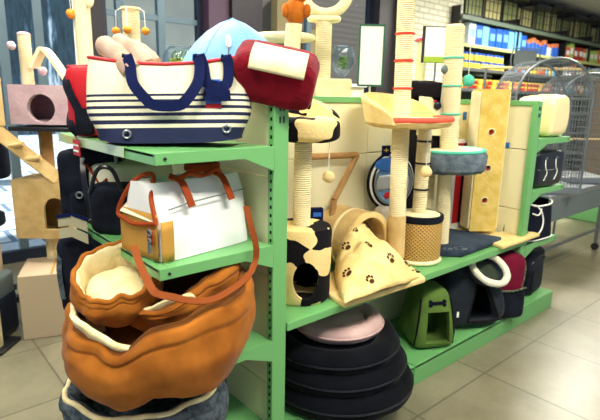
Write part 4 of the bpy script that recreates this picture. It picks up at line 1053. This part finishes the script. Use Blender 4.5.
# green dog cave
a = floorpt(428, 346, ZB)
t = thing('pet_cave', (2.27, 1.51, ZB), 'green fabric pet cave with a dark square opening and bone patch', 'pet bed', FACE+R(12))
ch = .335
def cavef(wt, p0=.5):
    def f(p):
        k = (p.z+ch/2)/ch; q = p.copy(); q.x *= 1-wt*k*k; q.y *= 1-.35*k*k; return q
    return f
m = MB(); m.sq((0, 0, ch/2), (.245, .26, ch), .3, .28, 64, 32, fn=cavef(.36)); o = m.build('shell', 'leaf_green', t)
c1 = MB().sq((0, .01, ch/2-.01), (.21, .22, ch-.05), .3, .28, 40, 20, fn=cavef(.36))
c2 = MB(); c2.prism([(-.060, .04), (.082, .04), (.074, .215), (-.050, .215)], Matrix.Translation((0, -.22, 0)), .2); cut(o, c1, c2)
bn = MB(); 
def frontp(x, z):
    k = z/ch; return -.13*(1-.35*k*k)-.002
for (x, z, r_) in ((-.035, .255, .011), (-.035, .272, .011), (.045, .255, .011), (.045, .272, .011)): bn.cyl((x, frontp(x, z)+.012, z), (x, frontp(x, z)-.002, z), r_, n=14)
bn.box((.005, frontp(0, .262)+.004, .2635), (.075, .012, .018)); bn.build('bone_patch', 'navy_dark', t)
MB().tube([(-.115, -.10, .02), (-.11, -.115, .1), (-.098, -.11, .2), (-.085, -.09, .29)], .005, 8).build('edge_piping', 'soft_black', t)
MB().tube([(.115, -.10, .02), (.11, -.115, .1), (.098, -.11, .2), (.085, -.09, .29)], .005, 8).build('edge_piping', 'soft_black', t)
MB().box((.118, -.125, .20), (.012, .004, .03)).build('care_tag', 'white', t, smooth=False)

# charcoal cave
t = thing('pet_cave', (2.68, 1.56, ZB), 'charcoal felt pet cave with a rounded triangular opening', 'pet bed', FACE+R(16))
ch = .455
def cavef2(s_):
    def f(p):
        k = max(0, (p.z+ch/2)/ch); q = p.copy(); q.x *= 1-.5*k**1.8; q.y *= 1-.5*k**1.8; return q
    return f
m = MB(); m.sq((0, 0, ch/2), (.49, .40, ch), .45, .35, 72, 36, fn=cavef2(1)); o = m.build('shell', 'charcoal', t)
c1 = MB().sq((0, .01, ch/2-.01), (.43, .34, ch-.06), .45, .35, 40, 20, fn=cavef2(1))
tri = smooth_path([(-.085, 0, .065), (.0, 0, .06), (.105, 0, .065), (.09, 0, .14), (.035, 0, .285), (.006, 0, .315), (-.022, 0, .285), (-.07, 0, .14), (-.085, 0, .065)], 5)[:-1]
c2 = MB(); c2.prism([(p.x+.03, p.z) for p in tri], Matrix.Translation((0, -.26, 0)), .2); cut(o, c1, c2)
rimp = [Vector((p.x*1.06+.03, -.20*(1-.5*((p.z)/ch)**1.8)*.985, p.z)) for p in tri]
MB().tube(rimp, .0065, 8, close=True).build('opening_piping', 'soft_black', t)
MB().box((-.15, -.172, .05), (.02, .003, .03)).build('care_tag', 'grey_fleece', t, smooth=False)

# wine carrier with mesh pocket
wx = 2.955
t = thing('pet_carrier_bag', (wx, 1.46, ZB), 'wine red soft carrier with black mesh lower front near the far upright', 'bag', FACE+R(18))
m = MB(); m.sq((0, 0, .205), (.25, .24, .41), .35, .35, 48, 28, fn=lump(.04, 8)); m.build('body', 'wine', t)
m = MB(); m.sq((0, -.022, .10), (.262, .22, .20), .25, .3, 48, 20, fn=lump(.05, 9)); m.build('mesh_pocket', 'black_fabric', t)
MB().tube(smooth_path([(.085, -.11, .19), (.11, -.10, .28), (.112, -.085, .36), (.09, -.05, .41)]), .010, 10).build('mottled_edge', mat('mottled', (30, 34, 30), .8, .5, 60, (120, 128, 100), 60) and 'mottled', t)
MB().tube(smooth_path([(-.11, -.125, .20), (0, -.14, .195), (.115, -.125, .20)]), .007, 8).build('pocket_trim', 'mottled', t)
# fleece trimmed cave bed hanging over it
fp = at(492, 266, 1, 1.42)
fp = at(491, 269, 1, 1.36); t = thing('pet_bed', (fp.x, 1.37, fp.z), 'small grey bed with thick white fleece rim leaning on the wine carrier', 'pet bed', FACE)
t.rotation_euler = (R(42), R(22), FACE)
m = MB(); m.lathe([(.02, -.10), (.08, -.095), (.115, -.05), (.122, -.01), (.115, .0), (.105, -.01), (.095, -.05), (.02, -.075)], n=48, sy=.8); m.build('shell', 'slate_base', t)
MB().torus((0, 0, 0), .116, .020, 'Z', 56, 12, 1, .8).build('fleece_rim', 'white_fleece' if 'white_fleece' in MATS else mat('white_fleece', (240, 236, 216), .95, 1, 90, (222, 216, 190), 20, sheen=.4), t, noisy=(.003, 40))
MB().sq((0, 0, -.05), (.19, .15, .04), .6, .9).build('cushion', 'olive', t)

# ------------------------------------------------------------------ far end shelves
X2 = XR+.066
t = thing('cushion', (X2+.26, 1.49, 1.236), 'cream fabric cushion in clear plastic wrap on the upper far end shelf', 'cushion', R(2))
m = MB(); m.sq((.03, 0, .13), (.27, .25, .26), .35, .25, 56, 28, fn=lump(.05, 10)); m.build('wrapped_cushion', 'plastic_wrap', t, noisy=(.006, 22))
MB().sq((.05, -.02, .255), (.14, .1, .025), .4, .5, fn=lump(.1, 20)).build('wrap_fold', 'plastic_wrap', t)
t = thing('pet_carrier_bag', (X2+.235, 1.52, .916), 'black glossy carrier with white cords on the middle far end shelf', 'bag', R(-6))
m = MB(); m.sq((.01, 0, .118), (.34, .31, .235), .25, .22, 56, 28, fn=lump(.04, 10)); m.build('body', 'black_vinyl', t)
for xo in (-.07, .05):
    MB().tube(smooth_path([(xo, -.155, .19), (xo-.012, -.165, .14), (xo+.012, -.165, .10), (xo-.008, -.16, .05)]), .0032, 6).build('cord', 'white', t)
    MB().box((xo, -.158, .192), (.016, .01, .014)).build('cord_clip', 'grey_metal', t, smooth=False)
MB().tube([(-.14, -.15, .12), (0, -.158, .115), (.14, -.148, .12)], .003, 6).build('seam', 'grey_plastic', t)
t = thing('pet_carrier_bag', (X2+.235, 1.49, .561), 'dark navy bag with white piping on the lower far end shelf', 'bag', R(-4))
m = MB(); 
def nb(u, v):
    a = 2*PI*u; c_, s_ = math.cos(a), math.sin(a); k = 1-.12*v; return Vector((math.copysign(abs(c_)**.5, c_)*.165*k, math.copysign(abs(s_)**.5, s_)*.13*k, v*.245+(.012*math.cos(2*a) if v > .9 else 0)))
m.grid(nb, 60, 14); m.add([nb(k/60, 0) for k in range(60)], [tuple(range(60))]); m.add([nb(k/60, .8) for k in range(60)], [tuple(range(60))]); m.build('body', 'navy_dark', t)
MB().tube([nb(k/60, 1) for k in range(60)], .0065, 8, close=True).build('rim_piping', 'white', t)
MB().tube([nb(k/60, .04)*1.01 for k in range(60)], .005, 8, close=True).build('bottom_piping', 'white', t)
MB().tube(smooth_path([(-.105, -.118, .24), (-.06, -.128, .20), (-.035, -.135, .13), (-.07, -.14, .07), (-.13, -.125, .035)]), .005, 8).build('front_piping', 'white', t)
MB().tube(smooth_path([(-.125, -.105, .19), (-.085, -.125, .18), (-.065, -.13, .22)]), .0045, 8).build('front_piping', 'white', t)
MB().tube(smooth_path([(.158, -.085, .02), (.156, -.085, .12), (.14, -.07, .24)]), .005, 8).build('side_piping', 'white', t)
t = thing('backpack', (X2+.37, 1.55, .127), 'black soft backpack standing on the base of the far end shelves', 'bag', R(6))
m = MB(); m.sq((0, 0, .02), (.32, .24, .32), .35, .3, 48, 24, fn=lump(.05, 9)); m.build('body', 'black_fabric', t)
m = MB(); m.sq((-.01, -.105, -.03), (.22, .05, .18), .35, .3, 32, 16); m.build('front_pocket', 'black_fabric', t)
MB().tube(smooth_path([(-.14, -.10, .05), (-.12, -.118, .11), (0, -.122, .135), (.12, -.118, .11), (.14, -.10, .05)]), .004, 8).build('zip', 'black_vinyl', t)
t.location.z = .127+.14

# ------------------------------------------------------------------ wire cages on a stand
def wire_cage(loc, w_, d_, h_, label, rz=0):
    t = thing('wire_cage', loc, label, 'cage', rz)
    hr = h_-w_/2
    MB().box((0, 0, .03), (w_+.02, d_+.02, .06)).build('tray', 'grey_metal', t, bevel=.006)
    def prof(k, n_=16):
        pts = [(-w_/2, 0, .06), (-w_/2, 0, hr)]+[(-w_/2*math.cos(PI*i/n_), 0, hr+w_/2*math.sin(PI*i/n_)) for i in range(1, n_)]+[(w_/2, 0, hr), (w_/2, 0, .06)]
        return [Vector((x, k, z)) for x, _, z in pts]
    fr = MB()
    for y_ in (-d_/2, d_/2): fr.tube(prof(y_), .011, 8)
    for s_ in (-1, 1):
        fr.tube([(s_*w_/2, -d_/2, hr), (s_*w_/2, d_/2, hr)], .007, 6)
    fr.build('frame', 'wire', t)
    wr = MB(); r_ = .0022
    n_ = int(d_/.04)
    for i in range(1, n_): wr.tube(prof(-d_/2+d_*i/n_), r_, 4)
    for y_ in (-d_/2, d_/2):
        k = int(w_/.028)
        for i in range(1, k):
            x = -w_/2+w_*i/k; wr.tube([(x, y_, .06), (x, y_, hr+math.sqrt(max(0, (w_/2)**2-x*x)))], r_, 4)
        z = .12
        while z < h_-.01:
            hw = w_/2 if z < hr else math.sqrt(max(.0001, (w_/2)**2-(z-hr)**2)); wr.tube([(-hw, y_, z), (hw, y_, z)], r_, 4); z += .055
    for s_ in (-1, 1):
        z = .12
        while z < hr: wr.tube([(s_*w_/2, -d_/2, z), (s_*w_/2, d_/2, z)], r_, 4); z += .055
    for i in range(1, 16): a_ = PI*i/16; wr.tube([(-w_/2*math.cos(a_), -d_/2, hr+w_/2*math.sin(a_)), (-w_/2*math.cos(a_), d_/2, hr+w_/2*math.sin(a_))], r_, 4)
    o = wr.build('wire_mesh', 'wire', t, smooth=False)
    MB().tube([(-w_/2, 0, h_*.4), (w_/2, 0, h_*.4)], .008, 8).build('perch', 'cream_ball', t)
    MB().box((.0, -d_/2-.004, h_*.3), (w_*.36, .004, .2)).build('door_plate', 'wire', t, smooth=False) if False else None
    return t
ca = at(535, 100, 1, 1.98)
wire_cage((4.42, 1.98, .70), .62, .46, 1.10, 'arched wire bird cage nearest the shelving, behind the wrapped cushion', FACE)
wire_cage((5.28, 2.02, .70), .56, .46, 1.02, 'arched wire bird cage farther right on the metal stand', FACE)
t = thing('small_cage', at(534, 66, 1, 2.55), 'small open wire frame standing on a wooden bar behind the arched cages', 'cage', FACE)
t.location = (5.12, 2.50, 1.80); t.scale = (.8, .8, .8)
mat('pane_dark', (96, 104, 106), .5)
fr = MB(); 
for s_ in (-1, 1):
    fr.tube(smooth_path([(s_*.17, 0, 0), (s_*.18, 0, .1), (s_*.16, 0, .22)]), .009, 8)
fr.tube([(-.16, 0, .22), (.16, 0, .22)], .007, 8)
fr.build('frame', 'wire', t); MB().box((0, .01, .11), (.28, .006, .18)).build('back_plate', 'pane_dark', t, smooth=False)
t = thing('perch_stand', (4.98, 2.62, 0), 'tall stand with a wooden cross bar behind the wire cages', 'stand', FACE)
MB().tube([(-.25, 0, 1.785), (.75, 0, 1.785)], .015, 10).build('cross_bar', 'cream_ball', t)
for x in (-.2, .7): MB().cyl((x, 0, 0), (x, 0, 1.78), .012, n=12).build('leg', 'wire', t)
t = thing('cage_stand', (4.85, 1.98, 0), 'grey metal trolley with castors carrying the wire cages', 'stand', 0)
MB().box((0, 0, .675), (1.75, .56, .05)).build('table_top', 'grey_metal', t, bevel=.006)
MB().box((0, -.27, .56), (1.66, .012, .18)).build('drawer_front', 'grey_plastic', t, bevel=.003)
for sx in (-.8, .62):
    for sy in (-.25, .25):
        o = MB().box((sx, sy, .37), (.03, .03, .60)).build('leg', 'wire', t, smooth=False)
        MB().lathe([(.001, -.015), (.035, -.015), (.035, .015), (.001, .015)], n=20, M=Matrix.Translation((sx, sy, .038)) @ Matrix.Rotation(R(90), 4, 'Y')).build('castor', 'black_metal', o)
for sy in (-.25, .25): MB().box((-.09, sy, .22), (1.40, .02, .02)).build('cross_rail', 'wire', t, smooth=False)

# green shelving with goods far right
gx, gy = 6.9, 2.05
t = thing('side_shelving', (gx, gy, 0), 'green shelving unit with stacked goods beyond the wire cages at the right edge', 'shelving')
MB().box((.7, .35, .10), (1.7, .9, .20)).build('base', 'green_paint', t, bevel=.01)
mat('g_side', (120, 104, 84), .7)
MB().box((.7, .35, .95), (1.66, .03, 1.6)).build('back_panel', 'g_side', t, smooth=False)
for z in (.62, 1.0, 1.36): MB().box((.7, .1, z), (1.6, .5, .05)).build('shelf_board', 'green_paint', t, bevel=.003)
for x in (-.1, 1.5): MB().box((x, .12, .95), (.04, .5, 1.6)).build('upright', 'g_side', t, bevel=.003)
mat('g_brown', (150, 108, 64), .7); mat('g_tan', (200, 176, 130), .7)
gl = {.22: ('cardboard carton on the green base of the far right shelving', 'cartons on the green base'), .645: ('carton on the lowest board of the far right green shelving', 'cartons on the lowest board'), 1.025: ('carton on the middle board of the far right green shelving', 'cartons on the middle board'), 1.385: ('carton on the top board of the far right green shelving', 'cartons on the top board')}
for z in (.22, .645, 1.025, 1.385):
    x = gx-.05
    while x < gx+1.35:
        w_, h_ = random.uniform(.14, .24), random.uniform(.2, .3)
        k = MB().box((0, 0, h_/2), (w_, .26, h_)).build('carton', random.choice(['g_brown', 'g_tan', 'g_orange', 'g_pale', 'g_tan']), None, loc=(x+w_/2, gy+.03, z-.02+.02), bevel=.004)
        MB().box((0, -.131, h_*.5), (w_*.6, .002, h_*.4)).build('paper_label', 'g_pale', k, smooth=False)
        tag(k, gl[z][0], 'box', gl[z][1]); x += w_+.02

# ------------------------------------------------------------------ left background
def bg(px, Y, z=None): return at(px, 100, 1, Y).x
# mauve cat tree
Y_ = 3.36; x0 = at(55, 127, 1, Y_).x
t = thing('cat_tree', (x0, Y_, 0), 'tall cat tree with a mauve plush box, beige lower house and ladder by the window', 'cat tree', FACE)
zA, zB_ = at(36, 127, 1, Y_).z, at(36, 85, 1, Y_).z
o = MB().box((0, 0, (zA+zB_)/2+.01), (.37, .30, zB_-zA-.02)).build('box_house', 'mauve_plush', t)
cut(o, MB().box((0, .01, (zA+zB_)/2+.01), (.33, .25, zB_-zA-.06))); cc = MB().cyl((.0, -.25, (zA+zB_)/2-.01), (.0, .10, (zA+zB_)/2-.01), .082, n=36); cut(o, cc)
MB().box((-.02, 0, zA-.008), (.36, .32, .025)).build('platform', 'black_metal', t, bevel=.004)
xp = -.14
zt = at(15, 32, 1, Y_).z
post(t, (xp, 0, zB_), (xp, 0, zt), .036); MB().ell((xp, 0, zt), (.038, .038, .016)).build('post_cap', 'mauve_plush', t)
pa = [(-.085, -.02, zB_+.10), (-.045, -.02, zB_+.175), (.0, -.02, zB_+.20), (.13, -.02, zB_+.005)]
m = MB(); m.ribbon(smooth_path(pa, 6), (0, 1, 0), .09, .02); m.build('arch_ramp', 'pale_plush', t)
for dx, zz in ((xp-.03, zB_+.22), (.0, zB_+.08)): MB().ell((dx, -.09, zz), (.025, .025, .025)).build('pompom', 'mauve_plush', t, noisy=(.003, 60))
post(t, (-.09, .05, .93), (-.09, .05, zA-.02), .04, 'brown_plush'); post(t, (-.08, 0, .02), (-.08, 0, .57), .04, 'sisal'); post(t, (.04, .04, .02), (.04, .04, .57), .04, 'tan_plush')
zl0, zl1 = .565, .93
o = MB().box((-.05, 0, (zl0+zl1)/2), (.36, .28, zl1-zl0)).build('lower_house', 'tan_plush', t); cut(o, MB().box((-.05, .0, (zl0+zl1)/2), (.32, .24, zl1-zl0-.04)))
ar = [(-.045, zl0+.06), (.10, zl0+.06), (.10, zl0+.17)]+[(.0275+.0725*math.cos(PI*k/8), zl0+.18+.08*math.sin(PI*k/8)) for k in range(9)]
c2 = MB(); c2.prism(ar, Matrix.Translation((0, -.25, 0)), .2); cut(o, c2)
MB().box((.04, .02, .012), (.45, .38, .024)).build('base_board', 'tan_plush', t, bevel=.004)
ra, rb = Vector((-.25, -.20, 1.23)), Vector((.05, -.12, .94))
MB().bar(ra, rb, .08, .02, (.3, -1, .6)).build('ladder', 'tan_plush', t, bevel=.003)
for k in (.35, .62):
    c_ = ra.lerp(rb, k); MB().tube([c_+Vector((-.045, -.018, .01)), c_+Vector((.045, -.018, .025))], .016, 10).build('rung', 'tan_plush', t)
# black office chair behind it
t = thing('office_chair', (.62, 3.95, 0), 'black chair behind the cat tree with the ladder at the left edge', 'chair', FACE)
MB().sq((-.06, .0, 1.0), (.36, .08, .27), .3, .3).build('backrest', 'black_fabric', t); MB().sq((-.12, -.18, .60), (.42, .40, .12), .4, .4).build('seat', 'black_fabric', t)
MB().cyl((-.08, -.1, .05), (-.08, -.1, .58), .025).build('column', 'black_metal', t); MB().bar((-.08, -.02, .58), (-.07, .03, .95), .05, .02).build('back_bracket', 'black_metal', t)
m = MB()
for k in range(5): a_ = 2*PI*k/5; m.bar((-.08, -.1, .06), (-.08+.24*math.cos(a_), -.1+.24*math.sin(a_), .03), .04, .04)
m.build('star_base', 'black_metal', t, smooth=False)
# tall post tree with orange ball
Y_ = 3.55; x0 = at(85, 50, 1, Y_).x
t = thing('cat_tree', (x0, Y_, 0), 'tall sisal post tree with an orange ball behind the red carrier', 'cat tree', FACE)
post(t, (0, 0, .02), (0, 0, 2.25), .05); MB().box((0, 0, .012), (.4, .4, .024)).build('base_board', 'tan_plush', t, bevel=.004)
zb1 = at(76, 12, 1, Y_-.08).z; hang_ball(t, (-.062, -.03, 2.2), zb1, .030, 'orange_ball')
MB().ell((.06, -.02, zb1+.09), (.028, .02, .05)).build('paw_tab', 'pale_plush', t)
MB().box((.06, 0, 2.26), (.3, .25, .03)).build('top_platform', 'tan_plush', t, bevel=.01)
MB().box((-.01, 0, 1.16), (.16, .16, .22)).build('perch_box', 'tan_side', t, bevel=.01)
MB().box((-.056, .03, 1.6), (.02, .06, 1.2)).build('side_board', 'white', t, bevel=.002)
# tower with three balls
Y_ = 3.05; x0 = at(132, 40, 1, Y_).x
t = thing('cat_tree', (x0, Y_, 0), 'sisal tower with three hanging orange pompoms above the fleece rolls', 'cat tree', FACE)
z_t = at(132, 10, 1, Y_).z
post(t, (0, 0, .02), (0, 0, z_t), .05); MB().box((0, 0, .012), (.4, .4, .024)).build('base_board', 'tan_plush', t, bevel=.004)
MB().lathe([(.001, z_t), (.058, z_t), (.056, z_t+.012), (.001, z_t+.02)], n=28).build('top_cap', 'cream_ball', t)
for dx, dy, s_ in ((-.085, -.02, 0), (0, -.075, -.005), (.09, -.02, 0)):
    zz = at(132, 31.5, 1, Y_).z
    MB().tube([(dx*.55, dy*.7, z_t+.01), (dx*.95, dy, z_t-.01), (dx, dy, zz)], .0018, 6).build('string', 'white', t); MB().ell((dx, dy, zz), (.024, .024, .022)).build('pompom', 'orange_ball', t, noisy=(.003, 60))
# cardboard box on the floor
t = thing('cardboard_box', (.79, 3.22, 0), 'closed beige cardboard box on the floor in front of the window', 'box', FACE+R(20))
MB().box((-.01, .03, .20), (.36, .36, .40)).build('carton_body', 'card', t, bevel=.004)
MB().box((-.01, .03, .401), (.012, .35, .003)).build('lid_seam', 'tan_side', t, smooth=False)
a = at(3, 285, 1, 2.95)
t = thing('cardboard_box', (a.x-.12, 3.35, .42), 'tall beige carton at the left edge above the grey pet crate', 'box', FACE)
MB().box((0, 0, .12), (.28, .28, .28)).build('carton_body', 'card', t, bevel=.004); MB().box((0, 0, .262), (.012, .28, .003)).build('lid_seam', 'tan_side', t, smooth=False)
t.location.z = .40
t = thing('pet_crate', (a.x-.10, 3.33, 0), 'grey and dark green plastic pet crate on the floor at the left edge', 'pet carrier', FACE)
MB().sq((0, 0, .14), (.34, .34, .28), .2, .2).build('lower_shell', 'frame_dark', t); MB().sq((0, 0, .31), (.33, .33, .18), .25, .2).build('upper_shell', 'grey_plastic', t)
g = MB()
for k in range(6): g.box((-.1+.04*k, -.17, .18), (.005, .006, .2))
g.build('door_grille', 'wire', t, smooth=False); MB().box((0, -.172, .27), (.2, .02, .02)).build('latch_bar', 'white', t, bevel=.003)
a = at(3, 100, 1, 3.1)
t = thing('cat_tree', (a.x-.15, 3.1, 0), 'beige plush cat tree partly cut off at the left edge of view', 'cat tree', FACE)
zz0, zz1 = at(3, 127, 1, 3.1).z, at(3, 76, 1, 3.1).z
MB().box((.0, 0, (zz0+zz1)/2), (.22, .22, zz1-zz0)).build('box_house', 'tan_plush', t, bevel=.01); post(t, (-.03, 0, .02), (-.03, 0, zz0), .045); MB().box((-.05, .03, .012), (.2, .2, .024)).build('base_board', 'black_metal', t, bevel=.004)

# display cabinet with glass bowls
t = thing('display_cabinet', (3.0, 3.95, 0), 'low cream display cabinet behind the shelving holding two glass bowls', 'cabinet')
zc = 1.60
MB().box((0, 0, zc/2), (2.3, .35, zc)).build('body', 'cream_panel', t, bevel=.005); MB().box((0, -.005, zc-.012), (2.34, .4, .03)).build('worktop', 'white', t, bevel=.003)
for k in range(4): MB().box((-.86+.575*k, -.178, zc/2), (.55, .01, zc-.1)).build('door', 'cream_panel', t, bevel=.003)
def bowl_glass(nm, x, prof, label, fill):
    t = thing(nm, (x, 3.93, zc+.004), label, 'bowl')
    MB().lathe(prof+[(max(.001, r-.006), z+.004) for r, z in prof[::-1]], n=40).build('glass_body', 'glass', t); fill(t)
def f1(t):
    m = MB(); random.seed(3)
    for k in range(70): a_ = random.uniform(0, 2*PI); r = random.uniform(0, .105); m.ell((r*math.cos(a_), r*math.sin(a_), .05+random.uniform(0, .09)), (.016, .016, .013), 8)
    o = m.build('pebbles', 'pebble', t); o['kind'] = 'stuff'
    for k in range(5): MB().tube(smooth_path([(.03*k-.06, -.02, .12), (.04*k-.08, -.02, .16), (.03*k-.05, -.03, .20)]), .006, 6).build('water_plant', 'leaf_green', t)
gxx = at(180, 57, 1, 3.93)
bowl_glass('fish_bowl', gxx.x, [(.001, 0), (.07, .0), (.125, .05), (.145, .12), (.125, .19), (.09, .225), (.10, .24)], 'glass fish bowl with coloured pebbles behind the striped tote', f1)
def f2(t):
    m = MB()
    for k in range(14): a_ = k*2.4; m.ell((.035*math.cos(a_), .035*math.sin(a_), .17+.008*k), (.03, .03, .012), 10)
    m.build('moss', 'leaf_green', t)
g2 = at(342, 78, 1, 3.93)
bowl_glass('glass_goblet', g2.x, [(.001, 0), (.09, .0), (.09, .01), (.02, .03), (.018, .07), (.09, .13), (.135, .22), (.13, .31), (.10, .36), (.11, .38)], 'large clear glass goblet with green moss left of the green framed sign', f2)
